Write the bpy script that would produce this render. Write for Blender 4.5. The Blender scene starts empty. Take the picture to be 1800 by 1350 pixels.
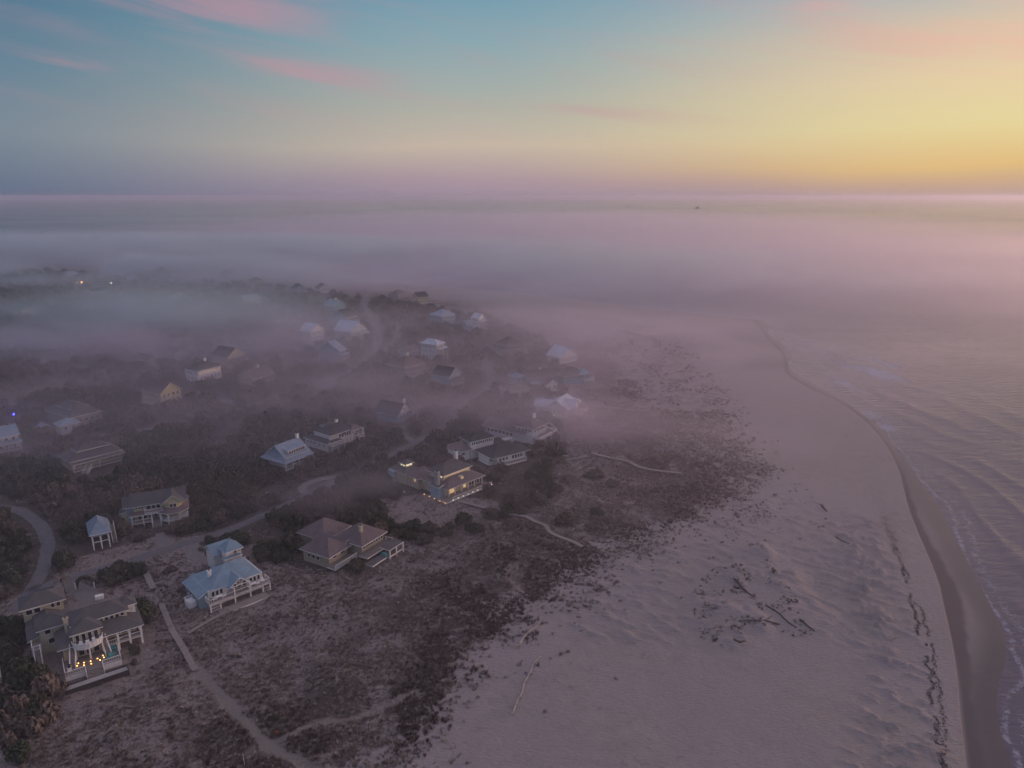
import bpy, math, random
import numpy as np
from mathutils import Vector, Matrix

SC = bpy.context.scene
COL = SC.collection
RAD = math.radians

# ------------------------------------------------------------------ camera
CAM_H = 100.0
FPX = 1248.0
PITCH = math.atan((675 - 345) / FPX)
cam_data = bpy.data.cameras.new("camera")
cam_data.sensor_width = 36.0
cam_data.lens = FPX / 1800 * 36.0
cam_data.clip_start = 0.5
cam_data.clip_end = 120000.0
cam = bpy.data.objects.new("camera", cam_data)
COL.objects.link(cam)
cam.location = (0, 0, CAM_H)
cam.rotation_euler = (math.pi / 2 - PITCH, 0, 0)
SC.camera = cam

# ------------------------------------------------------------------ exposure and render
SC.view_settings.view_transform = 'Standard'
SC.view_settings.look = 'None'
SC.view_settings.exposure = 0.36
SC.view_settings.gamma = 1.0
SC.view_settings.use_curve_mapping = False
cy = SC.cycles
cy.use_denoising = True
cy.use_adaptive_sampling = True
cy.adaptive_threshold = 0.03
cy.max_bounces = 6
cy.diffuse_bounces = 2
cy.glossy_bounces = 2
cy.transmission_bounces = 2
cy.volume_bounces = 2
cy.transparent_max_bounces = 24
cy.volume_step_rate = 2.0
cy.volume_preview_step_rate = 1.0
cy.volume_max_steps = 56
cy.sample_clamp_indirect = 4.0


def lin(c):
    return tuple(((v / 255) / 12.92 if v / 255 <= 0.04045 else ((v / 255 + 0.055) / 1.055) ** 2.4) for v in c)


class NB:
    """small helper to write node trees"""
    def __init__(self, tree):
        self.t = tree
        self.n = tree.nodes
        self.l = tree.links

    def node(self, kind, **kw):
        nd = self.n.new(kind)
        for k, v in kw.items():
            setattr(nd, k, v)
        return nd

    def put(self, sock, v):
        if isinstance(v, bpy.types.NodeSocket):
            self.l.new(v, sock)
        elif isinstance(v, (tuple, list)) and len(v) == 3 and sock.type == 'RGBA':
            sock.default_value = (*v, 1)
        else:
            sock.default_value = v

    def m(self, op, a, b=0.0, c=0.0, clamp=False):
        nd = self.node('ShaderNodeMath', operation=op, use_clamp=clamp)
        self.put(nd.inputs[0], a)
        if len(nd.inputs) > 1:
            self.put(nd.inputs[1], b)
        if len(nd.inputs) > 2:
            self.put(nd.inputs[2], c)
        return nd.outputs[0]

    def mix(self, f, a, b, blend='MIX'):
        nd = self.node('ShaderNodeMix', data_type='RGBA', blend_type=blend)
        self.put(nd.inputs[0], f)
        self.put(nd.inputs[6], a)
        self.put(nd.inputs[7], b)
        return nd.outputs[2]

    def ss(self, v, a, b, lo=0.0, hi=1.0, kind='SMOOTHSTEP'):
        nd = self.node('ShaderNodeMapRange', interpolation_type=kind)
        self.put(nd.inputs[0], v)
        for i, x in enumerate((a, b, lo, hi)):
            self.put(nd.inputs[i + 1], x)
        return nd.outputs[0]

    def noise(self, vec, scale, detail=2.0, rough=0.5, dist=0.0):
        nd = self.node('ShaderNodeTexNoise')
        if vec is not None:
            self.l.new(vec, nd.inputs['Vector'])
        nd.inputs['Scale'].default_value = scale
        nd.inputs['Detail'].default_value = detail
        nd.inputs['Roughness'].default_value = rough
        nd.inputs['Distortion'].default_value = dist
        return nd.outputs[0]

    def mapping(self, vec, rot=(0, 0, 0), scale=(1, 1, 1), loc=(0, 0, 0)):
        nd = self.node('ShaderNodeMapping')
        self.l.new(vec, nd.inputs[0])
        nd.inputs['Rotation'].default_value = rot
        nd.inputs['Scale'].default_value = scale
        nd.inputs['Location'].default_value = loc
        return nd.outputs[0]

    def ramp(self, v, stops, interp='EASE'):
        nd = self.node('ShaderNodeValToRGB')
        cr = nd.color_ramp
        cr.interpolation = interp
        while len(cr.elements) < len(stops):
            cr.elements.new(0.5)
        for e, (p, c) in zip(cr.elements, stops):
            e.position = p
            e.color = (*c, 1)
        self.put(nd.inputs[0], v)
        return nd.outputs[0]


# ------------------------------------------------------------------ world: dusk sky
SUN_AZ, SUN_EL = 70.0, 5.0
world = bpy.data.worlds.new("World")
SC.world = world
world.use_nodes = True
W = NB(world.node_tree)
W.n.clear()
tc = W.node('ShaderNodeTexCoord')
sep = W.node('ShaderNodeSeparateXYZ')
W.l.new(tc.outputs['Generated'], sep.inputs[0])
sx, sy, sz = sep.outputs
el = W.m('MULTIPLY', W.m('ARCSINE', sz), 180 / math.pi)
az = W.m('MULTIPLY', W.m('ARCTAN2', sx, sy), 180 / math.pi)
warp = W.noise(W.mapping(tc.outputs['Generated'], scale=(2, 2, 9)), 1.3, 3, .5)
elw = W.m('ADD', el, W.m('MULTIPLY', W.m('SUBTRACT', warp, .5), 1.2))
e30 = W.m('DIVIDE', elw, 30.0, clamp=True)
def stops(lst):
    return [(e / 30, lin(c)) for e, c in lst]
rl = W.ramp(e30, stops([(0, (88, 108, 134)), (1.2, (102, 120, 142)), (4, (118, 136, 152)), (8, (96, 128, 150)), (13.5, (72, 112, 140)), (20, (112, 136, 166)), (30, (170, 170, 194))]), 'LINEAR')
rc = W.ramp(e30, stops([(0, (160, 142, 160)), (1.2, (174, 152, 162)), (3.6, (200, 184, 168)), (6.5, (176, 178, 168)), (11, (138, 168, 178)), (14.5, (112, 154, 176)), (20, (140, 158, 186)), (30, (182, 176, 204))]), 'LINEAR')
rr = W.ramp(e30, stops([(0, (176, 154, 150)), (.8, (200, 166, 140)), (2.0, (226, 190, 128)), (4.5, (230, 213, 158)), (7.5, (230, 208, 168)), (10.5, (214, 196, 172)), (14, (168, 178, 186)), (20, (184, 176, 190)), (30, (202, 182, 196))]), 'LINEAR')
rs = W.ramp(e30, stops([(0, (196, 152, 132)), (2, (238, 198, 140)), (6, (250, 220, 168)), (12, (236, 206, 176)), (22, (216, 194, 190)), (30, (206, 186, 196))]), 'LINEAR')
skyc = W.mix(W.ss(az, -40, -2), rl, rc)
skyc = W.mix(W.ss(az, -4, 34), skyc, rr)
skyc = W.mix(W.ss(az, 34, 52), skyc, rs)
skyc = W.mix(W.ss(az, 62, 130), skyc, rl)
# pink wisps: streaked noise, gathered in a few drifts
cc = W.node('ShaderNodeCombineXYZ')
W.put(cc.inputs[0], W.m('ADD', W.m('MULTIPLY', az, .055), W.m('MULTIPLY', el, .10)))
W.put(cc.inputs[1], W.m('ADD', W.m('MULTIPLY', el, .42), W.m('MULTIPLY', az, .05)))
streak = W.noise(cc.outputs[0], 1.1, 6, .58, .9)
veil = None
for (a0, e0, wa, we, k) in [(-14, 8.6, 7, .8, 1.2), (-20, 12.4, 7, 1.2, .6), (-25, 14.5, 6, 1.2, .5), (15, 14.4, 5, 1.3, .9), (33, 14.4, 5, 1.1, 1.2), (33, 9.3, 8, 1.5, 1.0), (22, 12.2, 4, 1.6, .6), (2, 6.4, 14, .5, .45), (-30, 8.2, 7, .6, .45), (0, 11, 40, 3, .3), (-10, 5.2, 30, 1.2, .3), (50, 12, 14, 4, 1.0), (20, 22, 60, 6, .5), (-60, 15, 30, 4, .4)]:
    da = W.m('DIVIDE', W.m('SUBTRACT', az, a0), wa)
    de = W.m('DIVIDE', W.m('ADD', W.m('SUBTRACT', el, e0), W.m('MULTIPLY', W.m('SUBTRACT', az, a0), .07)), we)
    g = W.m('EXPONENT', W.m('MULTIPLY', W.m('ADD', W.m('MULTIPLY', da, da), W.m('MULTIPLY', de, de)), -1.0))
    g = W.m('MULTIPLY', g, k)
    veil = g if veil is None else W.m('ADD', veil, g)
cl = W.m('MULTIPLY', W.m('MULTIPLY', veil, 1.25, clamp=True), W.ss(W.m('ADD', streak, W.m('MULTIPLY', veil, .14)), .44, .78), clamp=True)
pink = W.mix(W.ss(az, 5, 40), lin((198, 146, 158)), lin((242, 190, 168)))
skyc = W.mix(W.m('MULTIPLY', cl, .62), skyc, pink)
nish = W.node('ShaderNodeTexSky', sky_type='NISHITA')
nish.sun_disc = False
nish.sun_elevation = RAD(SUN_EL)
nish.sun_rotation = RAD(SUN_AZ)
nish.dust_density = 3.0
nish.altitude = 50
comb = W.node('ShaderNodeVectorMath', operation='SCALE')
W.l.new(skyc, comb.inputs[0])
comb.inputs['Scale'].default_value = 7.45
add = W.node('ShaderNodeVectorMath', operation='ADD')
nsc = W.node('ShaderNodeVectorMath', operation='SCALE')
W.l.new(nish.outputs[0], nsc.inputs[0])
nsc.inputs['Scale'].default_value = 0.05
W.l.new(comb.outputs[0], add.inputs[0])
W.l.new(nsc.outputs[0], add.inputs[1])
bg = W.node('ShaderNodeBackground')
W.l.new(add.outputs[0], bg.inputs[0])
bg.inputs[1].default_value = 0.1
wo = W.node('ShaderNodeOutputWorld')
W.l.new(bg.outputs[0], wo.inputs[0])
world.cycles.sampling_method = 'MANUAL'
world.cycles.sample_map_resolution = 512

sun_d = bpy.data.lights.new("sun", 'SUN')
sun_d.energy = 1.5
sun_d.angle = RAD(14)
sun_d.color = (1.0, 0.66, 0.52)
sun = bpy.data.objects.new("sun", sun_d)
COL.objects.link(sun)
sd = Vector((math.sin(RAD(SUN_AZ)) * math.cos(RAD(SUN_EL)), math.cos(RAD(SUN_AZ)) * math.cos(RAD(SUN_EL)), math.sin(RAD(SUN_EL))))
sun.rotation_euler = sd.to_track_quat('Z', 'Y').to_euler()


# ------------------------------------------------------------------ where a sight line of the photograph meets the ground
def at(u, v, z=3.0):
    dx = (u - 900) / FPX
    dy = -(v - 675) / FPX
    X, Y, Z = dx, math.cos(PITCH) + dy * math.sin(PITCH), -math.sin(PITCH) + dy * math.cos(PITCH)
    t = (CAM_H - z) / -Z
    return (X * t, Y * t)


def pts(lst, z=3.0):
    return [at(u, v, z) for u, v in lst]


def smooth(p, closed=False, n=6):
    out, N = [], len(p)
    rng = range(N if closed else N - 1)
    for i in rng:
        if closed:
            a, b, c, d = p[(i - 1) % N], p[i], p[(i + 1) % N], p[(i + 2) % N]
        else:
            a, b, c, d = p[max(i - 1, 0)], p[i], p[i + 1], p[min(i + 2, N - 1)]
        for k in range(n):
            t = k / n
            out.append(tuple(.5 * (2 * b[j] + (c[j] - a[j]) * t + (2 * a[j] - 5 * b[j] + 4 * c[j] - d[j]) * t * t + (3 * b[j] - a[j] - 3 * c[j] + d[j]) * t ** 3) for j in (0, 1)))
    if not closed:
        out.append(p[-1])
    return out


def dist_line(x, y, line):
    d = np.full(x.shape, 1e18)
    for (ax, ay), (bx, by) in zip(line[:-1], line[1:]):
        vx, vy = bx - ax, by - ay
        L = vx * vx + vy * vy + 1e-9
        t = np.clip(((x - ax) * vx + (y - ay) * vy) / L, 0, 1)
        d = np.minimum(d, (x - ax - t * vx) ** 2 + (y - ay - t * vy) ** 2)
    return np.sqrt(d)


def inside(x, y, poly):
    r = np.zeros(x.shape, bool)
    n = len(poly)
    for i in range(n):
        ax, ay = poly[i]
        bx, by = poly[(i + 1) % n]
        if ay == by:
            continue
        c = ((ay > y) != (by > y)) & (x < (bx - ax) * (y - ay) / (by - ay) + ax)
        r ^= c
    return r


def sdist(x, y, poly):
    d = dist_line(x, y, list(poly) + [poly[0]])
    return np.where(inside(x, y, poly), d, -d)


def hash2(ix, iy, seed):
    h = (ix.astype(np.int64) * 374761393 + iy.astype(np.int64) * 668265263 + seed * 974634777) & 0xffffffff
    h = ((h ^ (h >> 13)) * 1274126177) & 0xffffffff
    h = (h ^ (h >> 16)) & 0xffffffff
    return h.astype(np.float64) / 4294967295.0


def vnoise(x, y, seed=0):
    ix, iy = np.floor(x), np.floor(y)
    fx, fy = x - ix, y - iy
    fx = fx * fx * (3 - 2 * fx)
    fy = fy * fy * (3 - 2 * fy)
    a, b = hash2(ix, iy, seed), hash2(ix + 1, iy, seed)
    c, d = hash2(ix, iy + 1, seed), hash2(ix + 1, iy + 1, seed)
    return (a + (b - a) * fx) * (1 - fy) + (c + (d - c) * fx) * fy


def fbm(x, y, seed=0, octv=4, gain=.5):
    s, a, t = 0, 1, 0
    for o in range(octv):
        s = s + a * vnoise(x, y, seed + o * 17)
        t += a
        a *= gain
        x, y = x * 2.03 + 13.7, y * 2.03 - 7.1
    return s / t


def sstep(v, a, b):
    t = np.clip((v - a) / (b - a), 0, 1)
    return t * t * (3 - 2 * t)


# ------------------------------------------------------------------ shapes of the cape
shore_px = [(1830, 1480), (1796, 1390), (1772, 1325), (1757, 1268), (1756, 1215), (1768, 1165), (1768, 1120), (1745, 1068), (1704, 990), (1664, 915), (1622, 850), (1582, 797), (1548, 752), (1500, 716), (1440, 680), (1398, 655), (1386, 640), (1391, 620), (1372, 603), (1352, 588), (1350, 574), (1340, 564), (1300, 560), (1200, 549), (1120, 541), (1050, 531), (960, 520), (870, 511), (780, 503), (700, 496), (600, 486), (480, 475), (300, 459), (120, 445), (0, 438)]
shore = pts(shore_px, 0.0)
a0 = shore[0]
shore_ext = [(210, -900), (150, -400), (105, -120), (86, 0), (76, 55)] + shore + [(-1500, 1500), (-2600, 1700), (-4200, 2100)]
shore_s = smooth(shore_ext, n=5)
LAND = shore_s + [(-9000, 2600), (-9000, -900)]

scrub_px = [(560, 1420), (520, 1345), (640, 1345), (715, 1325), (728, 1262), (780, 1190), (850, 1130), (905, 1090), (985, 1035), (1060, 985), (1150, 935), (1235, 912), (1300, 898), (1302, 840), (1290, 770), (1262, 690), (1215, 625), (1140, 580), (1040, 555), (920, 535), (820, 520), (700, 508), (560, 494), (380, 478), (100, 462), (-300, 440), (-900, 440)]
SCRUB = smooth(pts(scrub_px), n=3) + [(-2500, 1500), (-4000, 1400), (-4000, -800), (-60, -800), (-50, 40)]
dense_px = [(620, 1345), (700, 1300), (790, 1180), (900, 1080), (1040, 960), (1180, 915), (1240, 880), (1240, 840), (1190, 790), (1130, 690), (1060, 620), (960, 570), (820, 535), (600, 505), (380, 485), (0, 470)]
DENSE = pts(dense_px) + [(-3000, 1300), (-4000, -600), (-80, -600)]
hum_px = [(900, 540), (1040, 556), (1140, 580), (1215, 625), (1262, 690), (1290, 770), (1302, 850), (1295, 905), (1235, 905), (1240, 850), (1190, 770), (1140, 690), (1060, 620), (960, 575)]
HUM = pts(hum_px)
mound_px = [(1225, 1040), (1290, 975), (1340, 950), (1400, 985), (1430, 1040), (1480, 1085), (1420, 1110), (1370, 1110), (1310, 1138), (1250, 1120), (1212, 1080)]
MOUND = smooth(pts(mound_px), True, 3)
ripple_px = [(1480, 905), (1560, 915), (1585, 1010), (1610, 1120), (1640, 1250), (1660, 1380), (1450, 1400), (1500, 1300), (1540, 1200), (1500, 1110), (1460, 1040), (1440, 960)]
RIP = smooth(pts(ripple_px), True, 3)
forest_px = [(-400, 1330), (60, 1300), (120, 1240), (60, 1180), (20, 1110), (40, 1045), (150, 1035), (250, 1010), (300, 960), (345, 935), (420, 960), (500, 1000), (560, 1010), (620, 1000), (720, 950), (800, 925), (900, 905), (960, 880), (990, 830), (1000, 780), (980, 720), (1020, 660), (960, 600), (860, 560), (700, 530), (500, 505), (300, 490), (0, 470), (-500, 455)]
FOREST = pts(forest_px) + [(-2500, 1300), (-3500, 400), (-3000, -300), (-400, -100)]
# the line the last high water left, and the dark wet strip under it
wet_px = [(1706, 1380), (1694, 1270), (1684, 1180), (1664, 1090), (1645, 1010), (1610, 930), (1594, 880), (1580, 820), (1556, 775), (1520, 735), (1470, 700), (1420, 680), (1385, 655), (1378, 625), (1355, 600), (1335, 575), (1320, 563)]
WETL = [(40, -300), (58, 40)] + smooth(pts(wet_px, .8), n=4)
WETP = WETL + [(p[0] + 900, p[1] + 40) for p in WETL[::-1]]

road_px = {
    'a': [(-60, 880), (0, 892), (40, 900), (72, 925), (84, 955), (76, 1000), (55, 1040), (30, 1075)],
    'b': [(48, 1040), (110, 1020), (170, 1003), (230, 985), (290, 967), (350, 948), (405, 930), (450, 912), (495, 892), (545, 868), (600, 840), (650, 818), (690, 798), (730, 778), (765, 760), (790, 740), (812, 718), (840, 698), (858, 676), (862, 658), (850, 640)],
    'c': [(545, 700), (600, 665), (640, 634), (662, 610), (664, 585), (654, 560), (640, 538), (645, 520)],
    'd': [(640, 634), (685, 616), (698, 590), (700, 570)],
    'e': [(-40, 722), (10, 712), (60, 695), (110, 683)],
    'f': [(300, 690), (350, 692), (400, 705), (450, 712), (500, 690), (560, 672), (600, 662)],
    'g': [(-20, 815), (40, 800), (120, 778), (200, 762), (260, 755), (330, 740)],
    'h': [(180, 655), (215, 640), (250, 622), (290, 612)],
}
ROADS = {k: smooth(pts(v), n=4) for k, v in road_px.items()}
WIDTH = dict(a=3.6, b=3.6, c=5.5, d=4.0, e=4.5, f=4.0, g=4.0, h=5.0)
drive_px = {'a': [(333, 950), (338, 970), (352, 985), (378, 984)], 'b': [(296, 965), (284, 950), (280, 937)], 'c': [(545, 870), (530, 858), (560, 843), (600, 838)], 'd': [(110, 1022), (135, 1035), (155, 1048), (160, 1068)],
            'e': [(840, 698), (880, 697), (930, 700), (955, 712)], 'f': [(730, 778), (700, 757), (712, 750)]}
DRIVES = {k: smooth(pts(v), n=4) for k, v in drive_px.items()}
DWIDTH = dict(a=3.0, b=2.6, c=3.0, d=5.0, e=3.4, f=2.6)
path_px = [[(340, 1165), (372, 1202), (408, 1238), (442, 1278), (470, 1310), (500, 1325), (545, 1352), (590, 1390)], [(470, 1310), (520, 1287), (560, 1270), (620, 1262), (680, 1240), (730, 1215)], [(455, 1300), (440, 1320), (405, 1345), (370, 1380)],
           [(700, 925), (770, 935), (800, 915), (808, 900)], [(800, 945), (850, 925), (900, 915)]]
PATHS = [smooth(pts(p), n=4) for p in path_px]
clear_px = [[(130, 1040), (100, 1085), (60, 1150), (80, 1215), (110, 1250), (245, 1200), (275, 1150), (270, 1080), (240, 1060), (180, 1040)],
            [(110, 990), (250, 950), (330, 935), (340, 955), (250, 1000), (120, 1020)], [(300, 960), (345, 960), (440, 960), (490, 1050), (370, 1110), (260, 1120), (250, 1000)],
            [(0, 700), (70, 678), (125, 676), (110, 686), (50, 700), (0, 722)], [(660, 880), (760, 868), (870, 880), (880, 900), (760, 925), (690, 925)]]
CLEAR = [pts(p) for p in clear_px]
LAWN = pts([(-40, 700), (0, 695), (70, 678), (125, 676), (110, 686), (50, 700), (0, 712), (-40, 722)])

PADS = []      # (x, y, radius) kept level for what stands there, filled before the land is made


def land_z(x, y, fine=True):
    x = np.asarray(x, float)
    y = np.asarray(y, float)
    s = sdist(x, y, LAND)
    z = np.where(s < 0, np.maximum(s * .045, -6), 3.0 * (1 - np.exp(-np.maximum(s, 0) / 34)))
    sc = sstep(sdist(x, y, SCRUB), -4, 14)
    fo = sstep(sdist(x, y, FOREST), -5, 15)
    flat = np.ones(x.shape)
    for r in ROADS.values():
        flat = np.minimum(flat, sstep(dist_line(x, y, r), 3.5, 11))
    for r in DRIVES.values():
        flat = np.minimum(flat, sstep(dist_line(x, y, r), 2.5, 7))
    for (px, py, pr) in PADS:
        flat = np.minimum(flat, sstep(np.hypot(x - px, y - py), pr, pr + 9))
    near = np.clip(260 / (np.hypot(x, y) + 1), .25, 1)
    dune = (fbm(x / 26, y / 26, 3, 3) - .5) * 3.0 + (fbm(x / 7, y / 7, 9, 3) - .5) * 1.1
    z = z + sc * flat * dune * (1 - .5 * fo) * sstep(s, 10, 60)
    hm = np.maximum(sstep(sdist(x, y, HUM), -10, 12), sstep(sdist(x, y, MOUND), -3, 6) * 1.25)
    z = z + hm * np.maximum(fbm(x / 6.5, y / 6.5, 21, 3) - .42, 0) * 2.6
    z = z + sstep(sdist(x, y, MOUND), -2, 9) * 1.0
    rp = sstep(sdist(x, y, RIP), -6, 10)
    a = RAD(-28)
    xr, yr = x * math.cos(a) + y * math.sin(a), -x * math.sin(a) + y * math.cos(a)
    z = z + rp * flat * np.maximum(fbm(xr / 3.4, yr / 1.6, 33, 3) - .50, 0) * 4.6
    beach = sstep(s, 14, 40) * (1 - sc)
    z = z + beach * ((fbm(x / 14, y / 14, 41, 3) - .5) * .5 + np.maximum(fbm(xr / 3.4, yr / 1.5, 47, 2) - .52, 0) * 1.6 * sstep(fbm(x / 30, y / 30, 51, 2), .54, .68))
    return z


def polar_grid(na, nr, az0=52.0, coarse=70, rows_to=0.004):
    """rings about the origin, finer ahead: azimuths, radii"""
    fine = np.linspace(-az0, az0, na)
    rest = np.linspace(az0, 360 - az0, coarse + 2)[1:-1]
    azs = np.radians(np.concatenate([fine, rest]))
    t = np.linspace(1.25, rows_to, nr)
    r = CAM_H / t
    far = np.geomspace(r[-1], 25000, 12)[1:]
    r = np.concatenate([[12, 25, 40, 55, 68], r[r > 74], far])
    return azs, r


def ring_mesh(name, azs, rs, zfun, mat, attrs=()):
    na, nr = len(azs), len(rs)
    A, R = np.meshgrid(azs, rs)
    X, Y = R * np.sin(A), R * np.cos(A)
    Z = zfun(X.ravel(), Y.ravel())
    co = np.stack([X.ravel(), Y.ravel(), Z], 1)
    co = np.vstack([co, [[0, 0, zfun(np.array([0.]), np.array([0.]))[0]]]])
    i = np.arange(nr - 1)[:, None] * na
    j = np.arange(na)[None, :]
    j2 = (j + 1) % na
    q = np.stack([i + j, i + na + j, i + na + j2, i + j2], -1).reshape(-1, 4)[:, ::-1]
    tri = np.stack([np.full(na, na * nr), np.arange(na), (np.arange(na) + 1) % na], 1)[:, ::-1]
    me = mesh_np(name, co, [q, tri], mat, True)
    for an, fn in attrs:
        v = fn(co[:, 0], co[:, 1])
        at_ = me.attributes.new(an, 'FLOAT', 'POINT')
        at_.data.foreach_set('value', v.astype(np.float32))
    ob = bpy.data.objects.new(name, me)
    COL.objects.link(ob)
    return ob


def mesh_np(name, co, faces, mat=None, shade=False, mats=None, midx=None):
    me = bpy.data.meshes.new(name)
    me.vertices.add(len(co))
    me.vertices.foreach_set('co', np.ascontiguousarray(co, np.float32).ravel())
    faces = [f for f in faces if len(f)]
    if not faces:
        me.update()
        return me
    tot = np.concatenate([np.full(len(f), f.shape[1]) for f in faces])
    idx = np.concatenate([f.ravel() for f in faces])
    me.loops.add(len(idx))
    me.loops.foreach_set('vertex_index', idx.astype(np.int32))
    me.polygons.add(len(tot))
    st = np.concatenate([[0], np.cumsum(tot)[:-1]])
    me.polygons.foreach_set('loop_start', st.astype(np.int32))
    me.polygons.foreach_set('loop_total', tot.astype(np.int32))
    me.update(calc_edges=True)
    me.polygons.foreach_set('use_smooth', np.full(len(tot), shade))
    for m_ in (mats or ([mat] if mat else [])):
        me.materials.append(m_)
    if midx is not None:
        me.polygons.foreach_set('material_index', midx.astype(np.int32))
    me.update()
    return me


def new_mat(name):
    m = bpy.data.materials.new(name)
    m.use_nodes = True
    b = NB(m.node_tree)
    b.n.clear()
    out = b.node('ShaderNodeOutputMaterial')
    return m, b, out


def surf(name, color, rough=.8, spec=.3, bump=None, metal=0.0, vary=.12, scale=1.2, emit=None):
    """plain painted or natural surface with slight unevenness"""
    m, b, out = new_mat(name)
    p = b.node('ShaderNodeBsdfPrincipled')
    g = b.node('ShaderNodeNewGeometry')
    n = b.noise(g.outputs['Position'], scale, 3, .6)
    f = b.ss(n, .3, .7, 1 - vary, 1 + vary * .6, 'LINEAR')
    v = b.node('ShaderNodeVectorMath', operation='SCALE')
    v.inputs[0].default_value = color
    b.put(v.inputs['Scale'], f)
    b.put(p.inputs['Base Color'], v.outputs[0])
    p.inputs['Roughness'].default_value = rough
    p.inputs['Specular IOR Level'].default_value = spec
    p.inputs['Metallic'].default_value = metal
    if emit:
        p.inputs['Emission Color'].default_value = (*emit[0], 1)
        p.inputs['Emission Strength'].default_value = emit[1]
    b.put(out.inputs[0], p.outputs[0])
    return m


def tag(o, label=None, cat=None, group=None, kind=None):
    if label:
        o['label'] = label
    if cat:
        o['category'] = cat
    if group:
        o['group'] = group
    if kind:
        o['kind'] = kind
    return o


# ------------------------------------------------------------------ ground material
def ground_material():
    m, b, out = new_mat('ground')
    p = b.node('ShaderNodeBsdfPrincipled')
    g = b.node('ShaderNodeNewGeometry')
    P = g.outputs['Position']
    at_ = lambda n: b.node('ShaderNodeAttribute', attribute_name=n).outputs['Fac']
    scrub, forest, wet, path, hum, lawn = at_('scrub'), at_('forest'), at_('wet'), at_('path'), at_('hum'), at_('lawn')
    n_big = b.noise(P, .035, 4, .55)
    n_mid = b.noise(P, .28, 4, .6)
    n_fin = b.noise(P, 1.6, 4, .65)
    n_mic = b.noise(P, 7.0, 2, .6)
    sand = b.mix(n_mid, (.225, .195, .19), (.355, .31, .295))
    sand = b.mix(b.ss(b.noise(P, .55, 5, .7), .52, .74), sand, (.19, .165, .17))
    sand = b.mix(b.ss(n_big, .35, .65), sand, b.mix(n_fin, (.235, .205, .215), (.345, .30, .295)))
    # scrub: brown heath with pale dead grass and dark clumps
    heath = b.mix(b.ss(n_fin, .38, .60), (.085, .070, .072), (.245, .205, .195))
    heath = b.mix(b.ss(n_mic, .48, .66), heath, (.40, .35, .33))
    heath = b.mix(b.ss(n_mid, .52, .72), heath, (.115, .086, .085))
    veg = b.m('ADD', b.m('MULTIPLY', scrub, 1.0), b.m('ADD', b.m('MULTIPLY', b.m('SUBTRACT', n_mid, .5), 1.5), b.m('MULTIPLY', b.m('SUBTRACT', n_fin, .5), .8)))
    vf = b.ss(veg, .42, .62)
    col = b.mix(b.m('MULTIPLY', vf, .93), sand, heath)
    edge = at_('edge')
    ef = b.m('MULTIPLY', b.m('MULTIPLY', edge, b.ss(b.noise(P, .13, 4, .6), .40, .56)), vf)
    col = b.mix(b.m('MULTIPLY', ef, .9), col, b.mix(n_fin, (.040, .030, .032), (.10, .075, .068)))
    hf = b.m('MULTIPLY', hum, b.ss(b.noise(b.mapping(P, scale=(1, 1, 1)), .30, 5, .7), .50, .57))
    col = b.mix(b.m('MULTIPLY', hf, .85), col, b.mix(n_fin, (.07, .055, .06), (.14, .115, .11)))
    col = b.mix(b.m('MULTIPLY', lawn, .9), col, b.mix(n_fin, (.085, .10, .055), (.12, .13, .075)))
    ff = b.ss(b.m('ADD', forest, b.m('MULTIPLY', b.m('SUBTRACT', n_mid, .5), .9)), .4, .6)
    col = b.mix(ff, col, b.mix(n_fin, (.050, .046, .042), (.11, .092, .082)))
    col = b.mix(path, col, b.mix(n_fin, (.20, .175, .16), (.27, .235, .21)))
    # wet sand
    wn = b.ss(b.m('ADD', wet, b.m('MULTIPLY', b.m('SUBTRACT', n_big, .5), .5)), .3, .55)
    wetc = b.mix(b.m('MULTIPLY', at_('band'), 1.0, clamp=True), b.mix(n_mid, (.165, .142, .148), (.205, .178, .180)), (.088, .074, .082))
    col = b.mix(wn, col, wetc)
    deep = b.ss(wet, 1.15, 1.9)
    col = b.mix(deep, col, (.026, .025, .040))
    b.put(p.inputs['Base Color'], col)
    b.put(p.inputs['Roughness'], b.m('SUBTRACT', .95, b.m('ADD', b.m('MULTIPLY', wn, .30), b.m('MULTIPLY', deep, .37))))
    b.put(p.inputs['Specular IOR Level'], b.m('ADD', .15, b.m('MULTIPLY', b.m('ADD', wn, deep), .2)))
    bm = b.node('ShaderNodeBump')
    bm.inputs['Strength'].default_value = .7
    dry = b.m('SUBTRACT', 1.0, b.m('MULTIPLY', wn, .9))
    rip = b.noise(b.mapping(P, rot=(0, 0, RAD(-28)), scale=(1.0, 2.6, 1)), .9, 3, .6)
    hgt = b.m('MULTIPLY', b.m('ADD', b.m('MULTIPLY', n_fin, b.m('ADD', .22, b.m('MULTIPLY', vf, .6))), b.m('ADD', b.m('MULTIPLY', rip, .62), b.m('MULTIPLY', n_mic, .03))), dry)
    b.put(bm.inputs['Height'], hgt)
    bm.inputs['Distance'].default_value = 1.0
    b.put(p.inputs['Normal'], bm.outputs[0])
    b.put(out.inputs[0], p.outputs[0])
    return m


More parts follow.
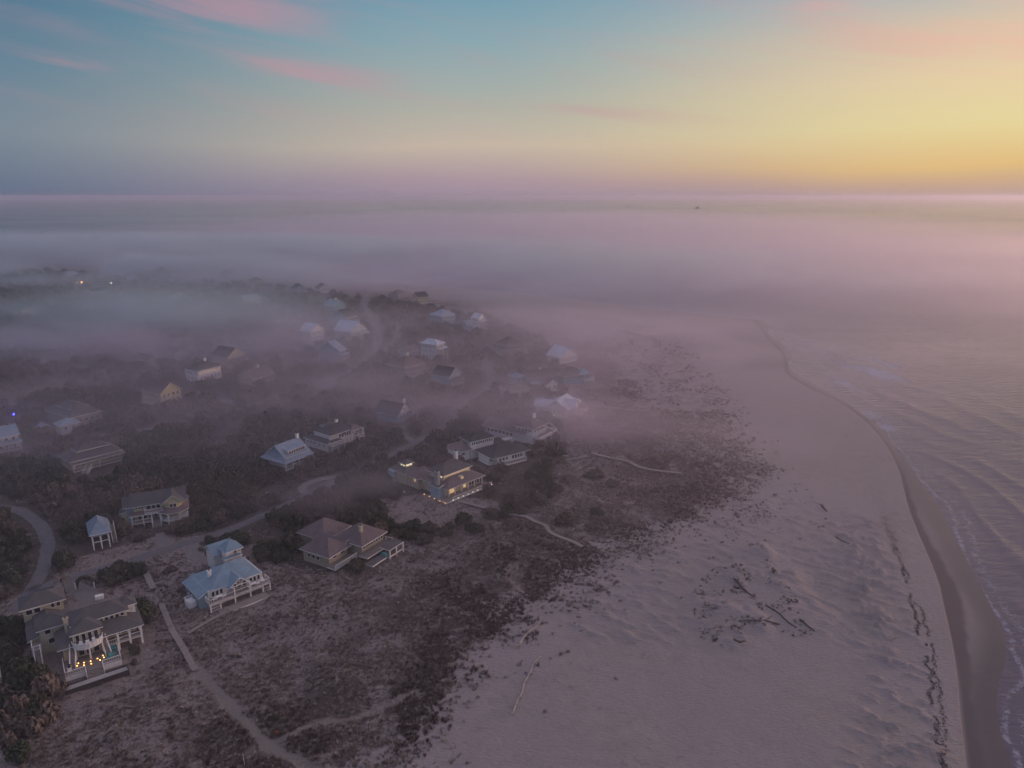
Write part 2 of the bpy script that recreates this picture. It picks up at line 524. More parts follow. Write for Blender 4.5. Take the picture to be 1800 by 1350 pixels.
WAVE_DIR = None
def sea_material():
    m, b, out = new_mat('sea_water')
    p = b.node('ShaderNodeBsdfPrincipled')
    g = b.node('ShaderNodeNewGeometry')
    P = g.outputs['Position']
    foam = b.node('ShaderNodeAttribute', attribute_name='foam').outputs['Fac']
    c1, c2 = at(1480, 690, 0), at(1700, 790, 0)
    a = math.atan2(c2[1] - c1[1], c2[0] - c1[0])
    w1 = b.noise(b.mapping(P, rot=(0, 0, -a), scale=(.35, 1, 1)), .34, 3, .6, .4)
    w2 = b.noise(b.mapping(P, rot=(0, 0, -a + .25), scale=(.42, 1, 1)), 1.3, 3, .6, .3)
    w0 = b.noise(b.mapping(P, rot=(0, 0, -a - .15), scale=(.2, 1, 1)), .03, 3, .5, .3)
    hgt = b.m('ADD', b.m('MULTIPLY', w0, 1.0), b.m('ADD', b.m('MULTIPLY', w1, .62), b.m('MULTIPLY', w2, .15)))
    bm = b.node('ShaderNodeBump')
    bm.inputs['Strength'].default_value = .55
    bm.inputs['Distance'].default_value = 1.0
    b.put(bm.inputs['Height'], hgt)
    patch = b.noise(b.mapping(P, rot=(0, 0, RAD(-20)), scale=(.25, 1, 1)), .0045, 3, .55)
    lace = b.noise(P, .5, 6, .78, 1.6)
    ff = b.ss(b.m('ADD', foam, b.m('MULTIPLY', b.m('SUBTRACT', lace, .5), 2.0)), .36, .86)
    col = b.mix(b.m('MULTIPLY', ff, .8), b.mix(patch, (.088, .080, .110), (.125, .106, .138)), (.42, .44, .52))
    b.put(p.inputs['Base Color'], col)
    b.put(p.inputs['Roughness'], b.m('ADD', b.ss(patch, .35, .7, .16, .26), b.m('MULTIPLY', ff, .55)))
    p.inputs['IOR'].default_value = 1.333
    b.put(p.inputs['Normal'], bm.outputs[0])
    b.put(out.inputs[0], p.outputs[0])
    return m


def sea_foam(x, y):
    s = -sdist(x, y, LAND)          # metres off the beach
    n = (fbm(x / 22, y / 22, 61, 3) - .5)
    sw = s + n * 7
    f = np.exp(-((sw - 1.0) / 1.1) ** 2) * (.42 + .3 * fbm(x / 9, y / 9, 64, 3))
    f = np.maximum(f, np.exp(-((sw - 4.5) / 2.2) ** 2) * .45 * sstep(fbm(x / 30, y / 30, 66, 2), .42, .6))
    for (u, v, ru, rv, k) in [(1500, 628, 60, 5, .55), (1560, 640, 42, 5, .75), (1545, 657, 60, 9, .9), (1500, 648, 45, 6, .7), (1465, 630, 50, 5, .6), (1430, 612, 40, 5, .6), (1400, 600, 30, 7, .55), (1490, 678, 48, 7, .72), (1535, 730, 34, 9, .8), (1560, 752, 26, 10, .8), (1470, 665, 30, 6, .6), (1440, 645, 34, 6, .55), (1575, 735, 20, 6, .5)]:
        cx, cy_ = at(u, v, 0)
        ex, ey = at(u + ru, v + ru * .38, 0)
        fx, fy = at(u, v + rv, 0)
        ax, ay = ex - cx, ey - cy_
        L = math.hypot(ax, ay)
        W_ = math.hypot(fx - cx, fy - cy_) * .8
        dx, dy = x - cx, y - cy_
        p_ = (dx * ax + dy * ay) / L
        q_ = (-dx * ay + dy * ax) / L
        f = np.maximum(f, k * np.exp(-(p_ / L) ** 2 - (q_ / W_) ** 2) * (.55 + .9 * fbm(x / 5, y / 5, 71, 3)))
    return f


def sea_z(x, y):
    s = -sdist(x, y, LAND)
    c1, c2 = at(1480, 690, 0), at(1700, 790, 0)
    a = math.atan2(c2[1] - c1[1], c2[0] - c1[0])
    q = -x * math.sin(a) + y * math.cos(a)
    env = sstep(s, 2, 14) * np.exp(-np.maximum(s - 60, 0) / 130)
    n1 = fbm(x / 60, y / 60, 81, 3)
    ph = (q * .75 + s * .35) / 17 * 2 * math.pi + n1 * 15
    w = np.maximum(np.sin(ph), 0) ** 3 - .15
    z = env * .36 * w * sstep(fbm(x / 45, y / 45, 85, 2), .36, .62)
    far = sstep(s, 60, 200)
    r = np.hypot(x, y)
    z = z + far * .12 * (fbm(x / 40, q / 12, 91, 2) - .5) * np.clip(500 / r, 0, 1)
    return z + .02


def build_ground():
    azs, rs = polar_grid(*GRID)
    def a_scrub(x, y):
        d = sdist(x, y, SCRUB) + (fbm(x / 22, y / 22, 5, 3) - .5) * 26
        d2 = sdist(x, y, DENSE) + (fbm(x / 18, y / 18, 6, 3) - .5) * 20
        v = .15 * sstep(d, -14, 2) + .30 * sstep(d, -2, 10) + .40 * sstep(d2, -6, 12)
        v = v * (.82 + .36 * fbm(x / 40, y / 40, 7, 3))
        v = v * (1 - .75 * sstep(sdist(x, y, HUM), -4, 10))
        mo = sstep(sdist(x, y, MOUND), -2, 3) * .34 * sstep(-(x - at(1330, 1050)[0]) , -8, 14)
        return np.maximum(v, mo)
    def a_hum(x, y):
        return np.maximum(sstep(sdist(x, y, HUM) + (fbm(x / 25, y / 25, 15, 3) - .5) * 30, -12, 10), 0)
    def a_forest(x, y):
        v = sstep(sdist(x, y, FOREST) + (fbm(x / 14, y / 14, 16, 3) - .5) * 14, -4, 6)
        for c in CLEAR:
            v = v * (1 - sstep(sdist(x, y, c), -3, 2))
        return v
    def a_wet(x, y):
        sd_ = sdist(x, y, WETP)
        s = sdist(x, y, LAND)
        base = sstep(sd_, -1.0, .8)
        band = np.exp(-((sd_ - 4.5) / 3.2) ** 2) * .25 * base
        low = base * sstep(-s, -9 - 7 * fbm(x / 20, y / 20, 18, 2), -2) * 1.0
        low = np.maximum(low, base * sstep(-(y - at(1700, 1150)[1]), -6, 14) * .95)
        return base * .75 + low
    def a_band(x, y):
        sd_ = sdist(x, y, WETP)
        w = 1.3 + 2.6 * np.exp(-((y - at(1650, 1040)[1]) / 22) ** 2)
        return sstep(sd_, -.5, .5) * (1 - sstep(sd_ + (fbm(x / 5, y / 5, 29, 3) - .5) * 2, w, w + 1.6))
    def a_edge(x, y):
        d = sdist(x, y, DENSE) + (fbm(x / 18, y / 18, 6, 3) - .5) * 20
        return sstep(d, -4, 4) * (1 - sstep(d, 20, 42))
    def a_path(x, y):
        v = np.zeros(x.shape)
        for i, p_ in enumerate(PATHS):
            w = [1.1, .35, .3, .5, .5][i]
            v = np.maximum(v, (1 - sstep(dist_line(x, y, p_) + (fbm(x / 1.5, y / 1.5, 19, 2) - .5) * .8, w * .7, w + .35)) * [1, .7, .5, .7, .6][i])
        for c, k in zip((CLEAR[0],), (.55,)):
            v = np.maximum(v, sstep(sdist(x, y, c) + (fbm(x / 6, y / 6, 23, 3) - .5) * 8, 0, 4) * k)
        return v
    def a_lawn(x, y):
        return sstep(sdist(x, y, LAWN), 0, 2)
    o = ring_mesh('ground', azs, rs, land_z, ground_material(), [('scrub', a_scrub), ('hum', a_hum), ('forest', a_forest), ('wet', a_wet), ('path', a_path), ('lawn', a_lawn), ('band', a_band), ('edge', a_edge)])
    tag(o, kind='structure')
    azs, rs = polar_grid(GRID[0] // 2, GRID[1] // 2 + 60)
    o = ring_mesh('sea', azs, rs, sea_z, sea_material(), [('foam', sea_foam)])
    tag(o, kind='structure')


# ------------------------------------------------------------------ air
def volume_mat(name, density, color, g, bank=False, scale=.012, cut=(.42, .66)):
    m, b, out = new_mat(name)
    v = b.node('ShaderNodeVolumePrincipled')
    v.inputs['Color'].default_value = (*color, 1)
    v.inputs['Anisotropy'].default_value = g
    if bank:
        tcx = b.node('ShaderNodeTexCoord')
        geo = b.node('ShaderNodeNewGeometry')
        d = b.node('ShaderNodeVectorMath', operation='DOT_PRODUCT')
        b.l.new(tcx.outputs['Object'], d.inputs[0])
        b.l.new(tcx.outputs['Object'], d.inputs[1])
        fall = b.m('POWER', b.m('SUBTRACT', 1.0, d.outputs['Value'], clamp=True), 1.6)
        n = b.noise(b.mapping(geo.outputs['Position'], rot=(0, 0, RAD(-18)), scale=(.6, 1, 2.2)), scale, 3, .55, .5)
        dens = b.m('MULTIPLY', b.m('MULTIPLY', fall, b.ss(n, *cut)), density)
        b.put(v.inputs['Density'], dens)
    else:
        v.inputs['Density'].default_value = density
    b.put(out.inputs['Volume'], v.outputs[0])
    return m


HAZE_COL = (.995, .900, .998)
def build_haze():
    import bmesh
    bm = bmesh.new()
    bmesh.ops.create_cube(bm, size=1)
    me = bpy.data.meshes.new('haze')
    bm.to_mesh(me)
    bm.free()
    o = bpy.data.objects.new('haze', me)
    COL.objects.link(o)
    o.scale = (27000 * 2, 27000 * 2, CAM_H + 22 + 8)
    o.location = (0, 0, (CAM_H + 22 - 8) / 2)
    me.materials.append(volume_mat('haze_air', HAZE_D, HAZE_COL, .6))
    tag(o, kind='stuff')


def build_fog():
    # (x, y, z, half length, half depth, half height, turn, density)
    import bmesh
    bm = bmesh.new()
    bmesh.ops.create_icosphere(bm, subdivisions=3, radius=1.06)
    me = bpy.data.meshes.new('fog_bank')
    bm.to_mesh(me)
    bm.free()
    mats = {k: volume_mat('fog_' + k, d, (.88, .94, .995) if k in ('thick', 'band') else HAZE_COL, .72, True, s, c) for k, (d, s, c) in FOG_MATS.items()}  # thick and band fog tinted blue: left-sky light put into the colour
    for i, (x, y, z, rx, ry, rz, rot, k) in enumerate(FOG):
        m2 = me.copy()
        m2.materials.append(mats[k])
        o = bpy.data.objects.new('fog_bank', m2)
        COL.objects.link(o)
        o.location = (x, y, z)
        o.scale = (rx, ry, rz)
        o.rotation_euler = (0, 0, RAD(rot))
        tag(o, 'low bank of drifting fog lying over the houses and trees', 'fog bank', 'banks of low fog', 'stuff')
# ------------------------------------------------------------------ materials of built things
def glass_mat(name, col=(.012, .014, .02)):
    return surf(name, col, rough=.12, spec=.6, vary=.3, scale=.4)


def roof_mat(name, col, kind='shingle', rough=.85):
    m, b, out = new_mat(name)
    p = b.node('ShaderNodeBsdfPrincipled')
    tcx = b.node('ShaderNodeTexCoord')
    P = tcx.outputs['Object']
    n = b.noise(P, .5, 4, .6)
    f = b.ss(n, .3, .7, .82, 1.12, 'LINEAR')
    bm = b.node('ShaderNodeBump')
    bm.inputs['Strength'].default_value = .5
    if kind == 'metal':
        w = b.node('ShaderNodeTexWave', wave_type='BANDS', bands_direction='DIAGONAL')
        b.l.new(P, w.inputs[0])
        w.inputs['Scale'].default_value = 1.1
        hgt = b.m('POWER', w.outputs['Fac'], 10.0)
        bm.inputs['Distance'].default_value = .05
        p.inputs['Metallic'].default_value = .35
        f = b.m('MULTIPLY', f, b.ss(hgt, 0, 1, 1.0, .86, 'LINEAR'))
    else:
        br = b.node('ShaderNodeTexNoise')
        b.l.new(b.mapping(P, scale=(2, 2, 9)), br.inputs['Vector'])
        br.inputs['Scale'].default_value = 1.6
        br.inputs['Detail'].default_value = 3
        hgt = br.outputs[0]
        f = b.m('MULTIPLY', f, b.ss(hgt, .3, .7, .8, 1.2, 'LINEAR'))
        bm.inputs['Distance'].default_value = .04
    b.put(bm.inputs['Height'], hgt)
    b.put(p.inputs['Normal'], bm.outputs[0])
    v = b.node('ShaderNodeVectorMath', operation='SCALE')
    v.inputs[0].default_value = col
    b.put(v.inputs['Scale'], f)
    b.put(p.inputs['Base Color'], v.outputs[0])
    p.inputs['Roughness'].default_value = rough
    p.inputs['Specular IOR Level'].default_value = .3
    b.put(out.inputs[0], p.outputs[0])
    return m


M = dict(
    white=surf('white_paint', (.80, .78, .77), .6), cream=surf('cream_siding', (.50, .44, .33), .8), tan=surf('tan_siding', (.36, .31, .25), .8),
    yellow=surf('yellow_siding', (.56, .49, .32), .8), pale=surf('pale_siding', (.60, .60, .61), .75), blue=surf('blue_siding', (.28, .38, .46), .75), teal=surf('teal_siding', (.16, .36, .42), .75),
    grey=surf('grey_siding', (.30, .29, .29), .8), deck=surf('deck_boards', (.19, .165, .15), .85, scale=3), boards=surf('weathered_boards', (.25, .225, .21), .9, scale=3), stone=surf('stone', (.36, .35, .35), .9, vary=.3, scale=2.5),
    terrace=surf('terrace_paving', (.36, .34, .33), .85, scale=2), dark=surf('dark_timber', (.05, .045, .045), .8), brick=surf('brick_cap', (.20, .10, .075), .9),
    glass=glass_mat('window_glass'), lit=surf('lit_glass', (.6, .45, .2), .5, emit=((1, .62, .26), .42)), litw=surf('bright_lit_glass', (.8, .7, .4), .5, emit=((1, .9, .5), 1.3)),
    lamp=surf('warm_bulb', (1, .7, .3), .5, emit=((1, .45, .12), 4)), lampw=surf('white_bulb', (1, .9, .7), .5, emit=((1, .86, .6), 3.5)), lampb=surf('blue_bulb', (.1, .1, 1), .5, emit=((.05, .05, 1), 14)),
    r_grey=roof_mat('grey_shingles', (.10, .095, .10)), r_dark=roof_mat('dark_shingles', (.062, .062, .07)), r_brown=roof_mat('mauve_shingles', (.15, .12, .125)),
    r_blue=roof_mat('blue_metal_roof', (.20, .29, .365), 'metal', .42), r_pale=roof_mat('pale_metal_roof', (.46, .47, .54), 'metal', .45), r_slate=roof_mat('slate_blue_metal_roof', (.22, .28, .36), 'metal', .45),
    tealp=surf('teal_paint', (.08, .30, .30), .6), asphalt=surf('road_gravel', (.125, .125, .135), .95, scale=.8, vary=.25), path=surf('drive_gravel', (.175, .165, .165), .95, scale=1.2, vary=.25),
    wood=surf('bleached_driftwood', (.40, .34, .30), .9, scale=4, vary=.3), woodd=surf('dark_driftwood', (.13, .105, .10), .9, scale=4), wrack=surf('dried_seaweed', (.055, .044, .046), .95),
    orange=surf('orange_plastic', (.65, .10, .03), .6), hull=surf('boat_hull', (.02, .022, .035), .7), red=surf('red_door', (.18, .03, .03), .6), copper=surf('brown_metal', (.22, .13, .10), .5),
)


class MB:
    def __init__(self):
        self.v, self.f, self.i = [], [], []

    def quad(self, pts_, mi=0):
        n = len(self.v)
        self.v += [tuple(p) for p in pts_]
        self.f.append(tuple(range(n, n + len(pts_))))
        self.i.append(mi)

    def hexa(self, lo, hi, mi=0):
        """solid between two rings of equal length (anticlockwise from above)"""
        n = len(lo)
        s = len(self.v)
        self.v += [tuple(p) for p in lo] + [tuple(p) for p in hi]
        self.f.append(tuple(range(s + n - 1, s - 1, -1)))
        self.f.append(tuple(range(s + n, s + 2 * n)))
        self.i += [mi, mi]
        for k in range(n):
            k2 = (k + 1) % n
            self.f.append((s + k, s + k2, s + n + k2, s + n + k))
            self.i.append(mi)

    def box(self, x0, y0, z0, x1, y1, z1, mi=0):
        self.hexa([(x0, y0, z0), (x1, y0, z0), (x1, y1, z0), (x0, y1, z0)], [(x0, y0, z1), (x1, y0, z1), (x1, y1, z1), (x0, y1, z1)], mi)

    def bar(self, a, b, w, h=None, mi=0):
        a, b = Vector(a), Vector(b)
        h = h or w
        d = (b - a).normalized()
        up = Vector((0, 0, 1)) if abs(d.z) < .95 else Vector((1, 0, 0))
        s = d.cross(up).normalized() * w / 2
        t = s.cross(d).normalized() * h / 2
        self.hexa([a - s - t, a + s - t, a + s + t, a - s + t][::-1], [b - s - t, b + s - t, b + s + t, b - s + t][::-1], mi)

    def tube(self, pts_, rad, n=6, mi=0):
        P = [Vector(p) for p in pts_]
        s = len(self.v)
        for k, p in enumerate(P):
            d = (P[min(k + 1, len(P) - 1)] - P[max(k - 1, 0)]).normalized()
            up = Vector((0, 0, 1)) if abs(d.z) < .9 else Vector((1, 0, 0))
            a = d.cross(up).normalized()
            b = a.cross(d)
            r = rad[k] if isinstance(rad, (list, tuple)) else rad
            for q in range(n):
                t = 2 * math.pi * q / n
                self.v.append(tuple(p + (a * math.cos(t) + b * math.sin(t)) * r))
        for k in range(len(P) - 1):
            for q in range(n):
                q2 = (q + 1) % n
                self.f.append((s + k * n + q, s + k * n + q2, s + (k + 1) * n + q2, s + (k + 1) * n + q))
                self.i.append(mi)
        self.f.append(tuple(s + q for q in range(n))[::-1])
        self.f.append(tuple(s + (len(P) - 1) * n + q for q in range(n)))
        self.i += [mi, mi]

    def build(self, name, mats, parent=None, shade=False):
        me = bpy.data.meshes.new(name)
        me.from_pydata(self.v, [], self.f)
        for m_ in (mats if isinstance(mats, (list, tuple)) else [mats]):
            me.materials.append(m_)
        me.polygons.foreach_set('material_index', self.i)
        me.polygons.foreach_set('use_smooth', [shade] * len(self.f))
        me.update()
        o = bpy.data.objects.new(name, me)
        COL.objects.link(o)
        if parent:
            o.parent = parent
        return o


def empty(name, loc, rz=0.0, **kw):
    o = bpy.data.objects.new(name, None)
    COL.objects.link(o)
    o.location = loc
    o.rotation_euler = (0, 0, rz)
    tag(o, **kw)
    return o


def unit_box(name, y0, y1, mat):
    b = MB()
    b.box(-.5, y0, 0, .5, y1, 1)
    me = b.build(name, mat)
    d = me.data
    bpy.data.objects.remove(me)
    return d


FRAME = unit_box('window', -.05, .02, M['white'])
FRAMED = unit_box('window', -.05, .02, M['dark'])
PANE = {k: unit_box('pane', -.075, -.04, M[k]) for k in ('glass', 'lit', 'litw')}


class House:
    def __init__(self, name, label, origin, ang, wall='white', roof='r_grey', cat='house', trim='white', far=False, group=None, z=3.0):
        self.x, self.y = origin
        self.a = RAD(ang)
        self.root = empty(name, (self.x, self.y, z), self.a, label=label, cat=cat, group=group)
        self.wm, self.rm, self.tm = M[wall], M[roof], M[trim]
        self.w, self.far = MB(), far
        self.roofs = []
        self.r2 = 0

    def world(self, x, y):
        c, s = math.cos(self.a), math.sin(self.a)
        return (self.x + x * c - y * s, self.y + x * s + y * c)

    def walls(self, x0, y0, x1, y1, z0, z1):
        if z0 == 0:
            z0 = -1.2
            cx, cy_ = self.world((x0 + x1) / 2, (y0 + y1) / 2)
            PADS.append((cx, cy_, math.hypot(x1 - x0, y1 - y0) / 2))
            HOUSE_ZONES.append((cx, cy_, math.hypot(x1 - x0, y1 - y0) / 2))
        self.w.box(x0, y0, z0, x1, y1, z1)

    def block(self, x0, y0, x1, y1, z0, z1, mat):
        b = MB()
        b.box(x0, y0, z0 if z0 else -1.2, x1, y1, z1)
        return b.build('wall', M[mat], self.root)

    def ngon_walls(self, cx, cy_, r, z0, z1, n=8, mat=None):
        b = MB() if mat else self.w
        ring = [(cx + r * math.cos(2 * math.pi * (k + .5) / n), cy_ + r * math.sin(2 * math.pi * (k + .5) / n)) for k in range(n)]
        b.hexa([(*p, z0 if z0 else -1.2) for p in ring], [(*p, z1) for p in ring])
        if mat:
            b.build('wall', M[mat], self.root)

    def hip(self, x0, y0, x1, y1, z, h, ov=.7, mat=None, name='roof'):
        b = MB()
        x0, y0, x1, y1 = x0 - ov, y0 - ov, x1 + ov, y1 + ov
        W_, D = x1 - x0, y1 - y0
        lo = [(x0, y0, z), (x1, y0, z), (x1, y1, z), (x0, y1, z)]
        mid = [(x, y, z + .22) for x, y, _ in lo]
        for k in range(4):
            k2 = (k + 1) % 4
            b.quad([lo[k], lo[k2], mid[k2], mid[k]], 1)
        b.quad(lo[::-1], 1)
        r = min(W_, D) / 2
        if W_ >= D:
            a, c = (x0 + r, (y0 + y1) / 2, z + .22 + h), (x1 - r, (y0 + y1) / 2, z + .22 + h)
            if W_ - D < .1:
                for k in range(4):
                    b.quad([mid[k], mid[(k + 1) % 4], a])
            else:
                b.quad([mid[0], mid[1], c, a])
                b.quad([mid[1], mid[2], c])
                b.quad([mid[2], mid[3], a, c])
                b.quad([mid[3], mid[0], a])
        else:
            a, c = ((x0 + x1) / 2, y0 + r, z + .22 + h), ((x0 + x1) / 2, y1 - r, z + .22 + h)
            b.quad([mid[0], mid[1], a])
            b.quad([mid[1], mid[2], c, a])
            b.quad([mid[2], mid[3], c])
            b.quad([mid[3], mid[0], a, c])
        o = b.build(name, [M[mat] if mat else self.rm, self.tm], self.root)
        self.roofs.append(o)
        return o

    def gable(self, x0, y0, x1, y1, z, h, axis='x', ov=.6, mat=None, fill=True, wall=None):
        b = MB()
        T = .2
        if axis == 'x':
            P_ = lambda s, t, zz: (s, t, zz)
            s0, s1, t0, t1 = x0, x1, y0, y1
        else:
            P_ = lambda s, t, zz: (t, s, zz)
            s0, s1, t0, t1 = y0, y1, x0, x1
        if fill:
            tm = (t0 + t1) / 2
            for s in (s0 + .02, s1 - .02):
                wb = MB()
                wb.hexa([P_(s - .08, t0, z), P_(s + .08, t0, z), P_(s + .08, t1, z), P_(s - .08, t1, z)],
                        [P_(s - .08, tm - .01, z + h), P_(s + .08, tm - .01, z + h), P_(s + .08, tm + .01, z + h), P_(s - .08, tm + .01, z + h)])
                wb.build('gable_wall', M[wall] if wall else self.wm, self.root)
        k = h / ((t1 - t0) / 2)
        tm = (t0 + t1) / 2
        for sg, te in ((-1, t0 - ov), (1, t1 + ov)):
            ze = z - ov * k
            a0_, a1_ = (s0 - ov, te, ze), (s1 + ov, te, ze)
            r0, r1 = (s0 - ov, tm, z + h), (s1 + ov, tm, z + h)
            top = [P_(a0_[0], a0_[1], ze + T), P_(a1_[0], a1_[1], ze + T), P_(r1[0], r1[1], z + h + T), P_(r0[0], r0[1], z + h + T)]
            bot = [P_(a0_[0], a0_[1], ze), P_(a1_[0], a1_[1], ze), P_(r1[0], r1[1], z + h), P_(r0[0], r0[1], z + h)]
            b.quad(top, 0)
            b.quad(bot[::-1], 1)
            for q in (0, 1, 3):
                q2 = (q + 1) % 4
                b.quad([bot[q], bot[q2], top[q2], top[q]], 1)
        o = b.build('roof', [M[mat] if mat else self.rm, self.tm], self.root)
        self.roofs.append(o)
        return o

    def slab_roof(self, corners, th=.2, mat=None, name='roof'):
        b = MB()
        b.hexa([(x, y, z - th) for x, y, z in corners], corners)
        b.i = [1, 0] + [1] * (len(b.i) - 2)
        o = b.build(name, [M[mat] if mat else self.rm, self.tm], self.root)
        self.roofs.append(o)
        return o

    def cone(self, cx, cy_, r, z, h, n=8, mat=None, name='roof'):
        b = MB()
        ring = [(cx + r * math.cos(2 * math.pi * (k + .5) / n), cy_ + r * math.sin(2 * math.pi * (k + .5) / n)) for k in range(n)]
        b.hexa([(*p, z) for p in ring], [(*p, z + .2) for p in ring], 1)
        for k in range(n):
            b.quad([(*ring[k], z + .205), (*ring[(k + 1) % n], z + .205), (cx, cy_, z + h)], 0)
        o = b.build(name, [M[mat] if mat else self.rm, self.tm], self.root)
        self.roofs.append(o)

    def win(self, side, p, q, z0, z1, w, glass='glass', door=False):
        rot = {'F': 0, 'R': math.pi / 2, 'B': math.pi, 'L': -math.pi / 2}[side]
        x, y = (p, q) if side in 'FB' else (q, p)
        o = bpy.data.objects.new('door' if door else 'window', FRAME)
        COL.objects.link(o)
        o.parent = self.root
        o.location = (x, y, z0)
        o.rotation_euler = (0, 0, rot)
        o.scale = (w, 1, z1 - z0)
        c = bpy.data.objects.new('pane', PANE[glass])
        COL.objects.link(c)
        c.parent = o
        f = .16 / w
        c.location = (0, 0, .13 / (z1 - z0))
        c.scale = (1 - f, 1, 1 - .26 / (z1 - z0))
        return o

    def wins(self, side, a, b, n, q, z0, z1, w=None, glass='glass'):
        st = (b - a) / n
        for k in range(n):
            self.win(side, a + st * (k + .5), q, z0, z1, w or st * .78, glass)

    def rail(self, line, z, h=1.0, step=.42, mat=None, name='railing', solid=False):
        b = MB()
        for (x0, y0), (x1, y1) in zip(line[:-1], line[1:]):
            b.bar((x0, y0, z + h), (x1, y1, z + h), .12, .09)
            b.bar((x0, y0, z + .12), (x1, y1, z + .12), .07, .07)
            L = math.hypot(x1 - x0, y1 - y0)
            n = max(1, int(L / step))
            for k in range(n + 1):
                t = k / n
                px, py = x0 + (x1 - x0) * t, y0 + (y1 - y0) * t
                wd = .11 if k in (0, n) else .04
                b.box(px - wd / 2, py - wd / 2, z, px + wd / 2, py + wd / 2, z + h + (.06 if wd > .1 else -.04))
            if solid:
                b.bar((x0, y0, z + h * .5), (x1, y1, z + h * .5), .05, h * .75)
        return b.build(name, M[mat] if mat else self.tm, self.root)

    def post(self, x, y, z0, z1, w=.26, mat=None):
        b = MB()
        b.box(x - w / 2, y - w / 2, z0 if z0 else -.9, x + w / 2, y + w / 2, z1)
        return b.build('post', M[mat] if mat else self.tm, self.root)

    def deck(self, x0, y0, x1, y1, z, th=.28, mat='deck', name='deck'):
        b = MB()
        b.box(x0, y0, z - th, x1, y1, z - .04, 1)
        b.box(x0 - .03, y0 - .03, z - .04, x1 + .03, y1 + .03, z, 0)
        return b.build(name, [M[mat], self.tm], self.root)

    def stairs(self, x0, y0, x1, y1, z0, z1, w, mat='boards', rails=True):
        """flight from (x0,y0,z0) up to (x1,y1,z1), w wide"""
        b = MB()
        d = Vector((x1 - x0, y1 - y0, 0))
        L = d.length
        d.normalize()
        s = Vector((-d.y, d.x, 0)) * w / 2
        n = max(3, int((z1 - z0) / .2))
        for k in range(n):
            t0, t1 = L * k / n, L * (k + 1) / n
            zz = z0 + (z1 - z0) * (k + 1) / n
            p0, p1 = Vector((x0, y0, 0)) + d * t0, Vector((x0, y0, 0)) + d * t1
            b.hexa([(*(p0 - s).xy, zz - .12), (*(p1 - s).xy, zz - .12), (*(p1 + s).xy, zz - .12), (*(p0 + s).xy, zz - .12)][::1], [(*(p0 - s).xy, zz), (*(p1 - s).xy, zz), (*(p1 + s).xy, zz), (*(p0 + s).xy, zz)], 0)
        if rails:
            for g in (-1, 1):
                a = Vector((x0, y0, z0)) + s * g * 1.06
                c = Vector((x1, y1, z1)) + s * g * 1.06
                b.bar(a, c, .09, .3, 1)
                b.bar(a + Vector((0, 0, 1)), c + Vector((0, 0, 1)), .1, .1, 1)
                for t in (0, .5, 1):
                    p = a.lerp(c, t)
                    b.box(p.x - .06, p.y - .06, p.z - .2, p.x + .06, p.y + .06, p.z + 1.0, 1)
        return b.build('stairs', [M[mat], self.tm], self.root)

    def chimney(self, x, y, w, d, z0, z1, mat='white', cap='brick'):
        b = MB()
        b.box(x - w / 2, y - d / 2, z0, x + w / 2, y + d / 2, z1, 0)
        b.box(x - w / 2 - .1, y - d / 2 - .1, z1, x + w / 2 + .1, y + d / 2 + .1, z1 + .16, 0)
        b.box(x - w / 4, y - d / 4, z1 + .16, x + w / 4, y + d / 4, z1 + .5, 1)
        o = b.build('chimney', [M[mat], M[cap]], None)
        o.parent = self.roofs[0] if self.roofs else self.root
        return o

    def light(self, x, y, z, r=.12, mat='lamp', name='lamp'):
        b = MB()
        b.tube([(x, y, z - r), (x, y, z - r * .5), (x, y, z + r * .5), (x, y, z + r)], [r * .5, r, r, r * .5], 8)
        return b.build(name, M[mat], self.root)

    def done(self):
        if self.w.f:
            self.w.build('wall', self.wm, self.root)
        return self.root


HOUSE_ZONES = []


def furniture(name, label, kind, x, y, z, rz, mat, group=None):
    t = empty(name, (x, y, z), rz, label=label, cat={'c': 'chair', 't': 'table', 's': 'sofa'}[kind], group=group)
    m_ = M[mat]
    b = MB()
    if kind == 'c':
        b.hexa([(-.32, -.35, .30), (.32, -.35, .30), (.32, .25, .22), (-.32, .25, .22)], [(-.32, -.35, .36), (.32, -.35, .36), (.32, .25, .28), (-.32, .25, .28)])
        b.build('seat', m_, t)
        b = MB()
        b.hexa([(-.30, .22, .26), (.30, .22, .26), (.30, .28, .26), (-.30, .28, .26)], [(-.36, .50, 1.05), (.36, .50, 1.05), (.36, .56, 1.05), (-.36, .56, 1.05)])
        b.build('backrest', m_, t)
        for g in (-1, 1):
            b = MB()
            b.box(g * .38 - .07, -.45, .52, g * .38 + .07, .38, .56)
            b.build('armrest', m_, t)
            for yy in (-.38, .3):
                b = MB()
                b.box(g * .36 - .04, yy - .04, 0, g * .36 + .04, yy + .04, .52)
                b.build('leg', m_, t)
    elif kind == 't':
        b.box(-.8, -.5, .70, .8, .5, .75)
        b.build('tabletop', m_, t)
        for gx in (-.68, .68):
            for gy in (-.4, .4):
                b = MB()
                b.box(gx - .04, gy - .04, 0, gx + .04, gy + .04, .7)
                b.build('leg', m_, t)
    else:
        b.box(-.9, -.4, .2, .9, .4, .42)
        b.build('seat', m_, t)
        b = MB()
        b.box(-.9, .28, .42, .9, .42, .85)
        b.build('backrest', m_, t)
        for g in (-.9, .9):
            b = MB()
            b.box(g - .08, -.4, .2, g + .08, .4, .62)
            b.build('armrest', m_, t)
    return t


